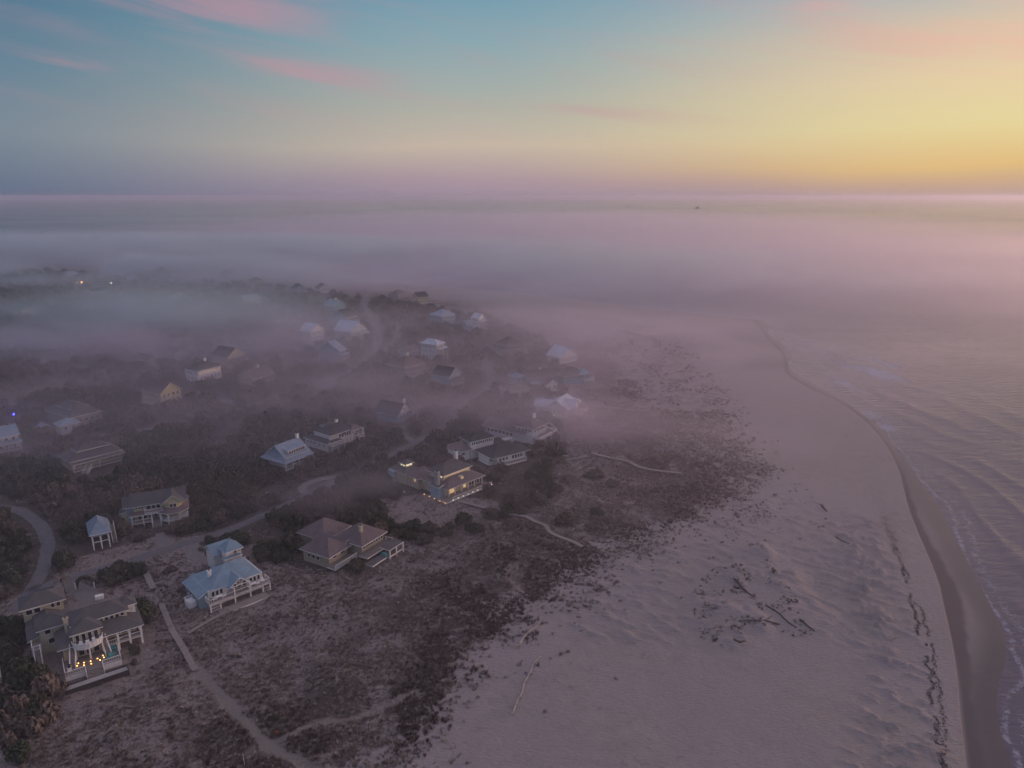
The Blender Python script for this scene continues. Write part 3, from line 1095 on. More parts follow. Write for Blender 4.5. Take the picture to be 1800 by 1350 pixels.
# ------------------------------------------------------------------ the near houses
def house_a():
    h = House('beach_house', 'large grey-shingled house with a rounded white balcony above a lit deck at the bottom left', (-95.6, 129.8), 36, 'cream', 'r_grey')
    h.walls(1, 1.2, 9, 13, 0, 4.5)
    h.walls(8.9, 3.2, 15.3, 12.6, 0, 4.5)
    h.hip(.8, .9, 15.8, 12.8, 4.3, 2.6, .8)
    h.walls(3.4, 4.2, 14, 10, 4.4, 7.15)
    h.hip(3.5, 4.3, 13.9, 9.9, 7.0, 1.9, .6)
    h.wins('F', 8.4, 13.6, 5, 4.2, 5.95, 7.0, .78)
    # bay behind the balcony
    h.walls(3.1, 1.0, 8.3, 4.4, 0, 6.7)
    h.hip(3.0, .9, 8.4, 6.4, 6.6, 1.5, .45)
    h.wins('F', 3.4, 8.0, 4, 1.0, 4.5, 6.35, .82)
    h.wins('F', 3.6, 7.8, 3, 1.0, 1.2, 3.4, 1.1)
    b = MB()
    arc = [(5.7 + 2.9 * math.cos(t), .95 + 2.7 * math.sin(t)) for t in [-math.pi + math.pi * k / 12 for k in range(13)]]
    b.hexa([(*p, 3.85) for p in arc], [(*p, 4.15) for p in arc], 0)
    b.build('balcony', [M['white']], h.root)
    h.rail(arc, 4.15, 1.05, .35, solid=True)
    for k in (2, 6, 10):
        h.post(arc[k][0], arc[k][1] + .2, 1.0, 3.9, .3)
    # deck and its flights
    h.deck(.6, -5, 11, 1.1, 1.05)
    for q in ((.62, -4.95, 4.2, -4.85), (7.6, -4.95, 10.95, -4.85), (.62, -4.84, .7, 1.0), (10.9, -4.84, 10.98, 1.0)):
        bb = MB()
        bb.box(q[0], q[1], -.6, q[2], q[3], .78)
        bb.build('skirting', M['white'], h.root)
    h.rail([(.7, .9), (.7, -4.9), (4.3, -4.9)], 1.05, 1.0)
    h.rail([(7.5, -4.9), (10.9, -4.9), (10.9, 2.8)], 1.05, 1.0)
    h.stairs(5.9, -6.7, 5.9, -5.0, 0, 1.05, 3.0)
    h.stairs(2.2, -2.9, 2.9, .6, 1.05, 3.9, 1.0)
    h.stairs(9.0, -2.4, 8.5, .6, 1.05, 3.9, 1.0)
    for k, (x, y) in enumerate([(3.3, -1.6), (4.3, -2.1), (5.5, -2.35), (6.8, -2.2), (7.9, -1.7), (3.0, -2.3), (4.2, -2.9), (5.5, -3.2), (7.2, -2.9), (8.0, -2.4)]):
        h.light(x, y, 1.25 if k < 5 else 1.16, .11, 'lamp', 'step_lamp')
    st = MB()
    for r, z in ((2.5, 1.35), (3.3, 1.2)):
        ar = [(5.7 + (r + .4) * math.cos(t), 1.0 + r * 1.25 * math.sin(t)) for t in [-math.pi * .85 + math.pi * .7 * k / 10 for k in range(11)]]
        st.hexa([(*p, 1.06) for p in ar], [(*p, z) for p in ar])
    st.build('round_step', M['deck'], h.root)
    # raised porch on the right
    h.deck(9.0, .4, 16.0, 3.15, 2.0)
    for x in (9.1, 11.3, 13.6, 15.9):
        h.post(x, .6, 0, 4.35, .42 if x > 11 else .28)
    h.post(15.9, 3.0, 0, 4.35, .36)
    h.rail([(9.1, .5), (15.9, .5), (15.9, 3.0)], 2.0, .95)
    h.wins('F', 9.6, 15, 4, 3.2, 2.2, 4.1, 1.0)
    # small gabled porch at the far right and wings at the back
    h.block(13.0, 6.2, 15.9, 9.4, 4.4, 5.6, 'white')
    for x, y in ((13.2, 6.3), (15.8, 6.3), (15.8, 9.3)):
        h.post(x, y, 5.5, 7.0, .24)
    h.hip(13.0, 6.2, 15.9, 9.4, 7.0, 1.2, .5)
    h.walls(-2.5, 8.2, 3.4, 14, 0, 6.1)
    h.hip(-2.5, 8.2, 3.4, 14, 6.0, 1.8, .6)
    h.win('F', -1, 8.2, 4.6, 5.8, 1.2)
    h.win('F', -.6, 8.2, 2.2, 3.6, 1.2)
    h.walls(-4.4, 9.5, -2.4, 18, 0, 3.6)
    h.slab_roof([(-5, 9, 3.6), (-2.3, 9, 4.4), (-2.3, 18.2, 4.4), (-5, 18.2, 3.6)])
    h.walls(-3.2, 13.9, 1.6, 18.4, 0, 4.6)
    h.gable(-3.2, 13.9, 1.6, 18.4, 4.5, 1.1, 'y', .3)
    h.walls(-5, 18.2, 2.8, 24, 0, 6.9)
    h.hip(-5, 18.2, 2.8, 24, 6.8, 1.9, .6)
    h.wins('F', -4.6, -1.5, 2, 18.2, 5.2, 6.5, 1.3)
    h.wins('F', .2, 2.4, 2, 18.2, 5.4, 6.6, .8)
    h.chimney(2.5, 5.4, .9, .8, 5.2, 8.6, 'cream')
    # outside stair on the left
    for x, y in ((-4.2, 5.2), (-2.7, 5.2), (-4.2, 8.0)):
        h.post(x, y, 0, 4.4, .2)
    h.deck(-4.3, 5.1, -2.5, 8.1, 3.4)
    h.rail([(-2.6, 5.2), (-4.2, 5.2), (-4.2, 8.1)], 3.4, .95)
    h.stairs(-3.4, 1.9, -3.4, 5.1, 0, 3.4, 1.1)
    # terrace with a low dark wall
    t = MB()
    t.box(.2, -9.0, -.8, 11.6, -7.0, .16, 0)
    for q in ((0, -9.2, 11.8, -9.0), (0, -7.0, 4.3, -6.82), (7.6, -7.0, 11.8, -6.82), (0, -9.0, .2, -7.0), (11.6, -9.0, 11.8, -7.0)):
        t.box(q[0], q[1], -.8, q[2], q[3], .5, 1)
    t.build('terrace', [M['terrace'], M['dark']], h.root)
    r = h.done()
    c = h.world
    for k, (x, y, rz, lb) in enumerate([(9.3, -3.4, .4, 'nearest the front railing'), (10.1, -2.5, -1.2, 'nearest the right railing'), (9.0, -2.2, 2.6, 'nearest the house'), (8.5, -3.2, 1.9, 'nearest the steps')]):
        wx, wy = c(x, y)
        furniture('garden_chair', 'teal garden chair on the lit timber deck, the one ' + lb, 'c', wx, wy, 4.05, h.a + rz, 'tealp', 'teal chairs on the lit deck')
    wx, wy = c(9.6, -.2)
    furniture('garden_sofa', 'teal outdoor sofa against the raised porch of the lit-deck house', 's', wx, wy, 4.05, h.a, 'tealp')
    for x, y, rz, lb in ((4.2, -.3, -.5, 'left'), (5.6, -.7, 0, 'middle'), (7.0, -.3, .5, 'right')):
        wx, wy = c(x, y)
        furniture('balcony_chair', {'left': 'white armchair at the left end of the rounded balcony', 'middle': 'white armchair in the middle of the rounded balcony', 'right': 'white armchair at the right end of the rounded balcony'}[lb], 'c', wx, wy, 7.15, h.a + rz, 'white')
    # grill
    wx, wy = c(1.6, -2.9)
    g = empty('barbecue', (wx, wy, 4.05), h.a, label='dark covered barbecue on a pale counter at the left railing', cat='barbecue')
    b = MB(); b.box(-.4, -.6, 0, .4, .6, .8); b.build('counter', M['white'], g)
    b = MB(); b.tube([(0, -.45, .95), (0, -.4, 1.0), (0, .4, 1.0), (0, .45, .95)], [.05, .34, .34, .05], 10); b.build('lid', M['dark'], g)


def house_b():
    h = House('beach_cottage', 'cottage with a bright blue metal roof and a long white upstairs deck', (-72.3, 151.0), 44, 'pale', 'r_blue')
    h.walls(.6, 2.6, 14.4, 13, 0, 4.35)
    h.hip(1.8, 2.8, 13.4, 12.6, 4.3, 2.9, .6)
    h.gable(5.4, 1.0, 10.0, 7.5, 4.35, 1.75, 'y', .55, fill=False)
    h.slab_roof([(-1.6, 2.9, 3.3), (1.5, 2.9, 4.75), (1.5, 13.6, 4.75), (-1.6, 13.6, 3.3)])
    h.block(-1.1, 3.4, .6, 13.2, 0, 3.4, 'blue')
    h.slab_roof([(1.2, 12.4, 4.9), (14.6, 12.4, 4.9), (14.6, 14.4, 3.9), (1.2, 14.4, 3.9)])
    # open truss in front gable
    t = MB()
    for z in (0,):
        t.bar((5.3, .55, 4.35), (10.1, .55, 4.35), .16)
        t.bar((5.3, .55, 4.35), (7.7, .55, 6.1), .16)
        t.bar((10.1, .55, 4.35), (7.7, .55, 6.1), .16)
        t.bar((7.7, .55, 4.35), (7.7, .55, 6.1), .12)
        t.bar((6.5, .55, 5.2), (7.7, .55, 4.4), .1)
        t.bar((8.9, .55, 5.2), (7.7, .55, 4.4), .1)
    t.build('truss', M['white'], h.root)
    h.deck(-.2, -.1, 15.1, 2.65, 2.35, .3)
    h.rail([(-.1, 2.6), (-.1, 0), (15, 0), (15, 2.6)], 2.35, 1.15, .45)
    for x in (0, 2.4, 6.0, 9.9, 13.1, 15):
        h.post(x, .05, 0, 2.3 if x not in (6.0, 9.9) else 4.4, .26)
    h.wins('F', 1.3, 4.3, 3, 2.6, 2.6, 4.05, .75)
    h.wins('F', 10.8, 13.8, 3, 2.6, 2.6, 4.05, .75)
    h.wins('F', 5.2, 10.2, 4, 2.6, 2.5, 4.1, 1.0)
    h.wins('F', 2.5, 12.5, 5, 2.6, .3, 1.9, 1.3)
    h.wins('L', 4.6, 12, 4, -1.1, 1.2, 2.4, .9)
    h.deck(1.6, -3.0, 13.4, -.3, .4, .5, 'boards')
    h.rail([(13.2, .1), (15, .1)], .2, .9)
    h.rail([(.1, .1), (2.3, .1)], .2, .9)
    h.chimney(3.2, 7.6, .8, .8, 5.0, 7.0, 'white')
    # tower at the back
    h.walls(9.6, 12.8, 13.4, 15, 0, 5.0)
    h.slab_roof([(9.3, 12.6, 5.7), (13.8, 12.6, 5.7), (13.8, 15.2, 5.1), (9.3, 15.2, 5.1)])
    h.block(10.6, 15.0, 14.6, 19.0, 0, 4.6, 'pale')
    h.block(10.7, 15.6, 13.4, 18.9, 4.6, 6.4, 'white')
    for x, y in ((10.8, 15.2), (14.4, 15.2), (14.4, 18.8)):
        h.post(x, y, 4.6, 6.5, .2)
    h.rail([(10.8, 15.15), (14.4, 15.15), (14.4, 18.8)], 4.6, .9)
    h.win('F', 13.1, 15.6, 4.7, 6.2, .7)
    h.hip(10.6, 15.0, 14.6, 19.0, 6.4, 2.3, .5)
    b = MB(); b.tube([(12.6, 17, 8.7), (12.6, 17, 9.1), (12.6, 17, 9.6)], [.1, .16, .02], 6); b.build('finial', M['r_blue'], h.root)
    h.walls(8.6, 18.9, 13.5, 24, 0, 5.2)
    h.gable(8.6, 18.9, 13.5, 24, 5.1, 1.7, 'x', .5)
    # pen for machines on the left
    p = MB()
    p.box(-3.2, 5.4, -.8, -1.3, 8.2, 1.4)
    p.build('machine_pen', M['white'], h.root)
    h.rail([(-1.4, 5.4), (-3.1, 5.4), (-3.1, 8.2), (-1.4, 8.2)], 1.4, .6)
    h.done()
    c = h.world
    for k, (x, y, rz, kd, lb) in enumerate([(2.6, 1.1, 0, 't', 'white table at the left end of the upstairs deck under the blue roof'), (1.5, 1.2, 1.5, 'c', 'white armchair left of the table on the left end of the blue-roofed deck'), (3.8, 1.2, -1.5, 'c', 'white armchair right of the table on the left end of the blue-roofed deck'),
                                            (11.2, 1.0, 0, 't', 'long white table near the right end of the upstairs deck under the blue roof'), (10.1, 1.0, 1.5, 'c', 'white armchair left of the table on the right half of the blue-roofed deck'), (12.4, 1.1, -1.4, 'c', 'white armchair right of the table on the right half of the blue-roofed deck'), (13.8, 1.3, 0, 'c', 'pale armchair in the far right corner of the blue-roofed deck')]):
        wx, wy = c(x, y)
        furniture('deck_table' if kd == 't' else 'deck_chair', lb, kd, wx, wy, 5.35, h.a + rz, 'white')


def house_c():
    h = House('beach_house', 'yellow two-storey house with a grey roof, a round corner porch and front steps', (-114.3, 197.3), 25, 'yellow', 'r_grey')
    h.walls(0, 2.2, 14, 9.5, 0, 6.1)
    h.ngon_walls(10.9, 2.0, 2.7, 0, 6.1)
    h.hip(-.6, .8, 14.4, 10, 3.2, 1.2, .9, 'r_brown')
    h.cone(10.9, 1.6, 4.7, 3.3, 1.9, 8, 'r_brown')
    h.gable(-.4, 2.0, 14.2, 9.6, 6.0, 2.3, 'x', .7)
    h.gable(7.9, -.3, 13.9, 6, 6.05, 2.3, 'y', .5)
    h.gable(-2.6, 2.8, 2.2, 8.9, 5.6, 1.9, 'x', .5)
    h.block(-2.2, 3.2, .1, 8.6, 0, 5.65, 'blue')
    h.block(-3.8, 4, -2.1, 8, 0, 3.2, 'yellow')
    h.slab_roof([(-4.3, 3.6, 3.2), (-2.1, 3.6, 4.0), (-2.1, 8.4, 4.0), (-4.3, 8.4, 3.2)])
    for k in range(5):
        t = RAD(-90 - 67 + 33.5 * k)
        pass
    h.wins('F', .3, 2.7, 3, 2.2, 4.6, 5.8, .7)
    h.wins('F', 3.4, 7.4, 3, 2.2, 4.0, 5.85, 1.1)
    h.wins('F', 9.9, 11.9, 2, 2.0 - 2.5, 4.5, 5.8, .85)
    h.wins('F', .6, 8, 5, 2.2, 1.1, 2.8, 1.0)
    h.deck(-.8, -.2, 8.3, 2.15, 1.0)
    b = MB()
    ring = [(10.9 + 4.2 * math.cos(2 * math.pi * (k + .5) / 8), 1.4 + 4.2 * math.sin(2 * math.pi * (k + .5) / 8)) for k in range(8)]
    b.hexa([(*p, .7) for p in ring], [(*p, 1.0) for p in ring], 0)
    b.build('round_deck', [M['white']], h.root)
    for k in (3, 4, 5, 6, 7):
        h.post(ring[k][0], ring[k][1], 0, 3.35, .28)
    h.rail([ring[k] for k in (3, 4, 5, 6, 7)], 1.0, .95)
    for x in (-.7, 2.4, 4.6, 7.4):
        h.post(x, -.05, 0, 3.25, .26)
    h.rail([(-.7, -.05), (4.6, -.05)], 1.0, .95)
    h.stairs(6.0, -3.0, 6.0, -.1, 0, 1.0, 2.2)
    h.deck(3.0, -.2, 7.9, 2.1, 3.75, .3)
    h.rail([(3.0, 2.0), (3.0, -.1), (7.9, -.1)], 3.75, .95)
    for x in (3.1, 5.4, 7.8):
        h.post(x, -.05, 3.3, 3.8, .2)
    h.done()
    c = h.world
    for x, y, rz, lb in ((9.6, -.9, .4, 'pale armchair left of the table on the round corner porch'), (12.2, -.9, -.6, 'pale armchair right of the table on the round corner porch')):
        wx, wy = c(x, y)
        furniture('porch_chair', lb, 'c', wx, wy, 4.0, h.a + rz, 'white')
    wx, wy = c(10.9, -1.4)
    furniture('porch_table', 'pale table on the round corner porch of the yellow house', 't', wx, wy, 4.0, h.a, 'white')


def house_d():
    h = House('stilt_shed', 'small blue metal-roofed shed raised on tall white stilts among dark trees', (-118.4, 182.2), 34, 'blue', 'r_slate', 'shed')
    PADS.append((*h.world(1.7, 4.5), 6))
    HOUSE_ZONES.append((*h.world(1.7, 2.5), 6))
    h.w.box(.2, .2, 3.9, 4.2, 8.6, 4.9)
    h.hip(.1, .1, 4.3, 8.7, 4.7, 3.0, .7)
    for x in (.2, 2.2, 4.2):
        for y in (.2, 4.4, 8.6):
            h.post(x, y, 0, 4.0, .3)
    b = MB()
    b.bar((.2, .2, 2.3), (4.2, .2, 2.3), .14, .2)
    b.bar((.2, 8.6, 2.3), (4.2, 8.6, 2.3), .14, .2)
    b.bar((.2, .2, 2.1), (.2, 8.6, 2.1), .14, .2)
    b.build('brace', M['white'], h.root)
    h.stairs(5.6, 2.0, 5.6, 7.0, 0, 3.9, 1.0)
    h.done()


def house_e():
    h = House('beach_house', 'low house of three tan pyramid roofs with a cream chimney and flat-roofed deck', (-48.7, 171.0), 60, 'tan', 'r_brown')
    h.walls(.7, .8, 7.9, 10.4, 0, 3.6)
    h.hip(.7, .8, 7.9, 10.4, 3.5, 3.2, .8)
    h.walls(9.4, -3.0, 18.5, 6.2, 0, 4.1)
    h.hip(9.4, -3.0, 18.5, 6.2, 4.0, 3.7, .9)
    h.walls(8.0, 9.8, 17.6, 19, 0, 3.2)
    h.hip(8.0, 9.8, 17.6, 19, 3.1, 3.3, .9)
    h.walls(6.0, 4, 12, 12, 0, 3.3)
    h.gable(6.2, 3.0, 11, 12, 3.3, 1.4, 'y', .3)
    h.gable(7.2, 1.2, 9.4, 5.0, 4.3, .8, 'y', .25)
    h.wins('F', 9.7, 18.2, 8, -3.0, 2.5, 3.85, .8)
    h.wins('F', 1.2, 7.4, 2, .8, 2.3, 3.2, 1.6)
    h.wins('L', 4, 9, 3, .7, 1.6, 2.8, 1.0)
    h.chimney(12.2, -.4, .9, .8, 5.0, 8.0, 'cream', 'dark')
    h.deck(8.0, -6.2, 19.2, -3.05, 1.7, .4)
    h.deck(-.4, -2.4, 8.0, .75, 1.3, .4)
    h.rail([(-.3, -2.3), (8, -2.3)], 1.3, .95)
    h.slab_roof([(13.2, -9.6, 2.5), (19.4, -9.6, 2.5), (19.4, -6.0, 2.7), (13.2, -6.0, 2.7)], .25, 'r_grey')
    for x, y in ((13.5, -9.4), (19.2, -9.4), (16.3, -9.4)):
        h.post(x, y, 0, 2.3, .3)
    h.deck(13.2, -9.3, 19.2, -6.25, .5, .5)
    h.deck(6.8, -9.0, 12.4, -6.25, .75, .5, 'r_grey')
    b = MB()
    b.box(12.5, -8.6, -.5, 13.4, -7.2, 1.4)
    b.build('teal_screen', M['tealp'], h.root)
    h.rail([(19.1, -6.2), (19.1, -3.2)], 1.7, .95)
    h.done()


def house_f():
    h = House('beach_house', 'lamp-lit house with glowing clerestory windows, two tall chimneys and a string of deck lights', (-21.5, 216.5), 47, 'cream', 'r_grey')
    h.walls(1, 1.6, 17, 14, 0, 3.7)
    h.hip(1, .4, 17, 14, 3.6, 2.2, .8, 'r_brown')
    h.walls(3, 5, 15.5, 12.5, 4, 6.5)
    h.hip(3, 5, 15.5, 12.5, 6.4, 2.7, .7)
    h.wins('F', 3.4, 15, 10, 5, 5.5, 6.25, .85, 'lit')
    h.wins('L', 5.4, 8, 3, 3, 5.5, 6.25, .7, 'litw')
    h.wins('L', 8.6, 12, 3, 3, 5.5, 6.25, .7)
    h.win('F', 9.5, 1.6, 1.2, 2.8, 1.4, 'lit')
    h.win('F', 3.5, 1.6, 1.0, 3.0, 2.6, 'lit')
    h.wins('F', 11.5, 16.5, 4, 1.6, 1.0, 3.0, 1.0)
    h.wins('L', 2.2, 4.2, 2, 1, 1.0, 2.8, .8, 'lit')
    # dormer glowing in the lower slope
    b = MB(); b.box(8.2, 2.0, 4.2, 9.6, 3.4, 5.3); b.build('dormer', M['cream'], h.root)
    h.win('F', 8.9, 2.0, 4.4, 5.15, 1.1, 'lit')
    h.chimney(13, 9.5, 1.1, 1.1, 7, 11.2, 'pale', 'dark')
    h.chimney(-.2, 4.2, 1.0, 1.6, 0, 9.0, 'stone', 'dark')
    b = MB(); b.box(-1.3, 2.4, -1, .98, 6.6, 4.2); b.build('bay', M['blue'], h.root)
    h.slab_roof([(-1.6, 2.1, 4.3), (1.0, 2.1, 4.9), (1.0, 6.9, 4.9), (-1.6, 6.9, 4.3)])
    h.deck(-2.5, -2.6, 18.6, 1.55, .8, .5)
    h.rail([(.5, -2.5), (18.5, -2.5)], .8, .95)
    for x in (1.5, 4.2, 7.2, 10.2, 13.2, 16.8):
        h.post(x, .5, .7, 3.6, .26)
    for k in range(9):
        h.light(.2 + k * 2.25, -2.9, 1.0, .1, 'lampw', 'deck_lamp')
    for k in range(5):
        h.light(-2.9, -2.4 + k * 2.6, .8, .1, 'lamp', 'deck_lamp')
    h.light(-7.5, 13.0, 1.6, .16, 'lampw', 'deck_lamp')
    h.walls(-.5, 13.8, 8, 20, 0, 3.9)
    h.hip(-.5, 13.8, 8, 20, 3.8, 2.3, .6, 'r_brown')
    h.win('L', 15.6, -.5, 2.4, 3.5, 1.1, 'lit')
    h.walls(-1.0, 20, 5, 28, 0, 4.2)
    h.hip(-1.0, 20.2, 5, 28, 4.1, 2.3, .7, 'r_grey')
    h.walls(.4, 21.6, 3.4, 24.6, 4.6, 6.9)
    h.hip(.4, 21.6, 3.4, 24.6, 6.8, .9, .6, 'r_grey')
    h.wins('F', .6, 3.2, 3, 21.6, 6.0, 6.7, .7, 'litw')
    h.wins('L', 21.8, 24.4, 2, .4, 6.0, 6.7, .8, 'litw')
    h.block(-2.4, 25.0, -.9, 28.0, 0, 4.0, 'blue')
    h.done()


def house_g():
    h = House('beach_house', 'white two-part house with dark many-sided roofs and a railed front deck', (-7.4, 245.9), 36, 'white', 'r_dark')
    h.walls(2.5, 0, 14.5, 10.5, 0, 3.6)
    h.walls(0, 2.0, 17, 9, 0, 3.6)
    h.hip(.6, -.1, 16.4, 10.6, 3.5, 3.1, 1.0)
    h.block(9.5, 5, 13.5, 8, 5.2, 7.2, 'grey')
    h.wins('F', 3, 7.5, 3, 0, 1.6, 2.8, .9)
    h.wins('F', 9, 14, 4, 0, 1.4, 2.9, .9)
    h.wins('F', .3, 2.2, 2, 2.0, 1.6, 2.8, .7)
    h.wins('R', 3, 8, 4, 17, 1.4, 2.9, .8)
    h.deck(5.0, -2.4, 14.4, -.05, .9, .6)
    h.rail([(5.1, 0), (5.1, -2.3), (14.3, -2.3), (14.3, 0)], .9, 1.0, .4)
    h.walls(-1.5, 12, 9, 19, 0, 7.0)
    h.hip(-1.5, 12, 9, 19, 6.9, 2.0, .7)
    h.wins('L', 12.3, 18.7, 8, -1.5, 5.4, 6.6, .5)
    h.wins('F', -1.2, 8.6, 10, 12, 5.4, 6.6, .6)
    h.ngon_walls(-3.6, 16.4, 4.6, 0, 4.0, 8)
    h.cone(-3.4, 16.4, 5.5, 4.0, 2.4, 8, 'r_brown')
    h.wins('F', -5.4, -4.0, 1, 16.4 - 4.26, 2.2, 3.2, 1.2)
    h.block(-6.0, 14.5, -1.5, 22, 0, 3.9, 'blue')
    h.done()


def house_h():
    h = House('beach_house', 'long mauve-roofed house with a row of windows and a raised white corner deck', (8.0, 270.7), 55, 'pale', 'r_brown')
    h.walls(.5, 0, 10, 24, 0, 3.8)
    h.gable(.3, 4, 10.2, 24.4, 3.8, 2.3, 'y', .8)
    h.walls(1.5, .4, 12, 9, 0, 6.2)
    h.hip(1.5, .4, 12, 9, 6.1, 2.2, .8)
    h.wins('L', 1, 8, 4, 1.5, 4.5, 5.8, .9)
    h.wins('L', 9.5, 23, 7, .5, 1.6, 3.0, 1.1)
    h.wins('F', 2, 11.5, 5, .4, 4.4, 5.8, 1.1)
    h.wins('F', 1.2, 9.5, 5, 0, 1.4, 2.9, 1.0)
    h.deck(1.0, -3.2, 14.5, -.05, 2.6, .4)
    for x in (1.2, 5.5, 10, 14.3):
        h.post(x, -3.0, 0, 2.5, .26)
    h.rail([(1.1, -.1), (1.1, -3.1), (14.4, -3.1), (14.4, 3)], 2.6, 1.0, .4, solid=True)
    h.deck(9.0, -.1, 14.4, 3.0, 2.6)
    h.chimney(10.5, 6, 1.0, 1.0, 6.8, 9.6, 'white')
    b = MB()
    b.bar((8, -.3, 6.2), (12.5, -2.8, 3.6), .3, .3)
    b.bar((12.4, -.3, 6.2), (14.2, -2.8, 3.6), .3, .3)
    b.build('awning_frame', M['white'], h.root)
    h.done()


def house_i():
    h = House('beach_cottage', 'cottage with a slate-blue metal roof, a gable on its left end and a columned porch', (-82.1, 242.5), 58, 'pale', 'r_slate')
    h.walls(1.6, 2.2, 12, 12, 0, 4.6)
    h.gable(1.6, 2.2, 12, 12, 4.4, 3.6, 'x', .7, wall='blue')
    h.slab_roof([(-.6, -.2, 2.9), (13.0, -.2, 2.9), (13.0, 2.4, 4.2), (1.6, 2.4, 4.2)])
    h.slab_roof([(-.6, -.2, 2.89), (1.6, 2.4, 4.19), (1.6, 12, 4.19), (-.6, 14.2, 2.89)])
    b = MB(); b.box(3.2, 2.6, 4.4, 11.4, 5.0, 6.2); b.build('dormer', M['cream'], h.root)
    h.slab_roof([(2.8, 2.2, 6.25), (11.8, 2.2, 6.25), (11.8, 6.2, 7.1), (2.8, 6.2, 7.1)])
    h.wins('F', 3.5, 9.0, 5, 2.6, 4.8, 6.0, .75)
    h.wins('F', 9.0, 11.2, 2, 2.6, 4.8, 6.0, .8)
    h.wins('L', 4, 11, 4, 1.6, 1.0, 2.6, 1.0)
    h.deck(-.4, 0, 12.8, 2.2, .6, .5)
    for x in (-.3, 3.0, 6.2, 9.5, 12.6):
        h.post(x, .15, 0, 2.9, .26)
    h.rail([(-.3, .1), (12.7, .1)], .6, .95)
    h.chimney(11.8, 7.1, .9, .9, 6, 9.6, 'white')
    h.wins('F', 2.2, 11.5, 5, 2.2, .8, 2.6, 1.1)
    h.done()


def house_j():
    h = House('stilt_house', 'dark-roofed house on stilts with wrap-around decks and stairs down the front', (-70.6, 260.9), 54, 'pale', 'r_dark')
    h.walls(2.0, 2.6, 14.6, 12, 0, 6.0)
    h.hip(2.6, 2.4, 14.4, 11, 6.2, 2.7, .9)
    h.walls(3.2, 3, 13.8, 10.6, 5.9, 6.4)
    h.walls(.2, 2.0, 6, 15.5, 0, 3.5)
    h.hip(.2, 1.8, 6.4, 15.5, 3.4, 1.5, .8)
    h.walls(8, 10, 13, 15, 0, 6.4)
    h.hip(8, 10, 13, 15, 6.3, 1.4, .6, 'r_grey')
    h.wins('F', 6.4, 14.2, 6, 2.6, 3.9, 5.7, 1.0)
    h.wins('L', 3, 8, 2, .2, 1.6, 2.8, .8)
    h.wins('L', 9, 15, 3, .2, 1.6, 2.8, .9)
    h.win('F', 9.4, 2.6, 3.8, 5.7, 1.2)
    h.deck(.4, -.4, 17.4, 2.5, 2.9, .4)
    for x in (.6, 3.6, 7.0, 11, 14.4, 17.2):
        h.post(x, -.2, 0, 2.8, .24)
    for x in (7.0, 11, 14.4):
        h.post(x, -.15, 2.9, 6.1, .2)
    h.rail([(.5, 2), (.5, -.3), (17.3, -.3), (17.3, 5)], 2.9, 1.0, .4)
    h.deck(14.4, 2.5, 17.4, 6, 2.9)
    h.hip(11.5, .2, 17.0, 5, 6.0, 1.0, .3, 'r_brown')
    h.post(17.0, .2, 2.9, 6.0)
    h.post(17.0, 5.0, 2.9, 6.0)
    h.stairs(9.6, -4.8, 9.6, -.5, 0, 2.9, 1.6)
    h.chimney(9.4, 7, .9, .9, 7.6, 10.0, 'white')
    h.done()


def house_k():
    h = House('beach_house', 'dark slate gabled house with pale blue side wall and a deck wing on its right', (-50.2, 298.2), 59, 'blue', 'r_dark')
    h.walls(0, 0, 8.4, 12.5, 0, 4.4)
    h.gable(0, 0, 8.4, 12.5, 4.3, 3.8, 'y', .7, wall='white')
    h.walls(8.3, 2, 15, 9, 0, 4.0)
    h.gable(8.3, 2, 15, 9, 4.0, 2.2, 'x', .6, wall='white')
    h.wins('F', 1, 7.4, 3, 0, 1.6, 3.4, 1.0)
    h.wins('F', 3, 5.4, 2, 0, 5.0, 6.4, .7)
    h.wins('L', 1, 11.5, 5, 0, 1.8, 3.2, 1.0)
    h.deck(8.4, -1.4, 15.6, 2, 2.6, .4)
    for x in (8.6, 12, 15.4):
        h.post(x, -1.2, 0, 4.2, .24)
    h.rail([(8.5, -1.3), (15.5, -1.3), (15.5, 4)], 2.6, 1.0, .4)
    h.slab_roof([(8.2, -1.8, 4.2), (16, -1.8, 4.2), (16, 2, 4.9), (8.2, 2, 4.9)])
    h.chimney(11, 5.5, .9, .9, 5.6, 7.8, 'white')
    h.done()


def house_l():
    h = House('beach_house', 'pale metal-roofed house with a winding white deck wall, beside drifting mist', (25.7, 306.5), 66, 'white', 'r_pale')
    h.walls(0, 1, 13, 11, 0, 4.2)
    h.gable(0, .5, 13, 11.5, 4.0, 3.4, 'x', .9)
    h.gable(3.5, -1.0, 10, 8, 4.3, 2.6, 'y', .6)
    h.walls(3.7, -.8, 9.8, 3, 0, 4.3)
    h.walls(2, 10.8, 9, 17, 0, 3.6)
    h.gable(2, 10.8, 9, 17.5, 3.6, 2.2, 'y', .6)
    h.walls(12.8, 2, 17, 7, 0, 3.6)
    h.cone(15.4, 2.6, 3.6, 3.6, 1.6, 8)
    h.wins('F', 4.2, 9.4, 4, -.8, 1.4, 3.2, 1.0)
    h.wins('L', 2, 10, 4, 0, 1.5, 3.0, 1.0)
    arc = [(3, -3.5), (5, -4.5), (7, -4.6), (8.6, -3.6), (9.8, -3.2), (11.4, -3.8), (13.4, -4.4), (15.6, -4.0)]
    b = MB()
    b.hexa([(*p, .2) for p in [(3, -.9)] + arc + [(15.6, 2)]][::1], [(*p, .7) for p in [(3, -.9)] + arc + [(15.6, 2)]])
    b.build('deck', M['boards'], h.root)
    h.rail(arc, .7, 1.0, .5, solid=True)
    h.light(-3.5, 6, 1.6, .22, 'lampw', 'porch_lamp')
    h.light(12.2, -.5, 3.6, .2, 'lampw', 'porch_lamp')
    h.done()


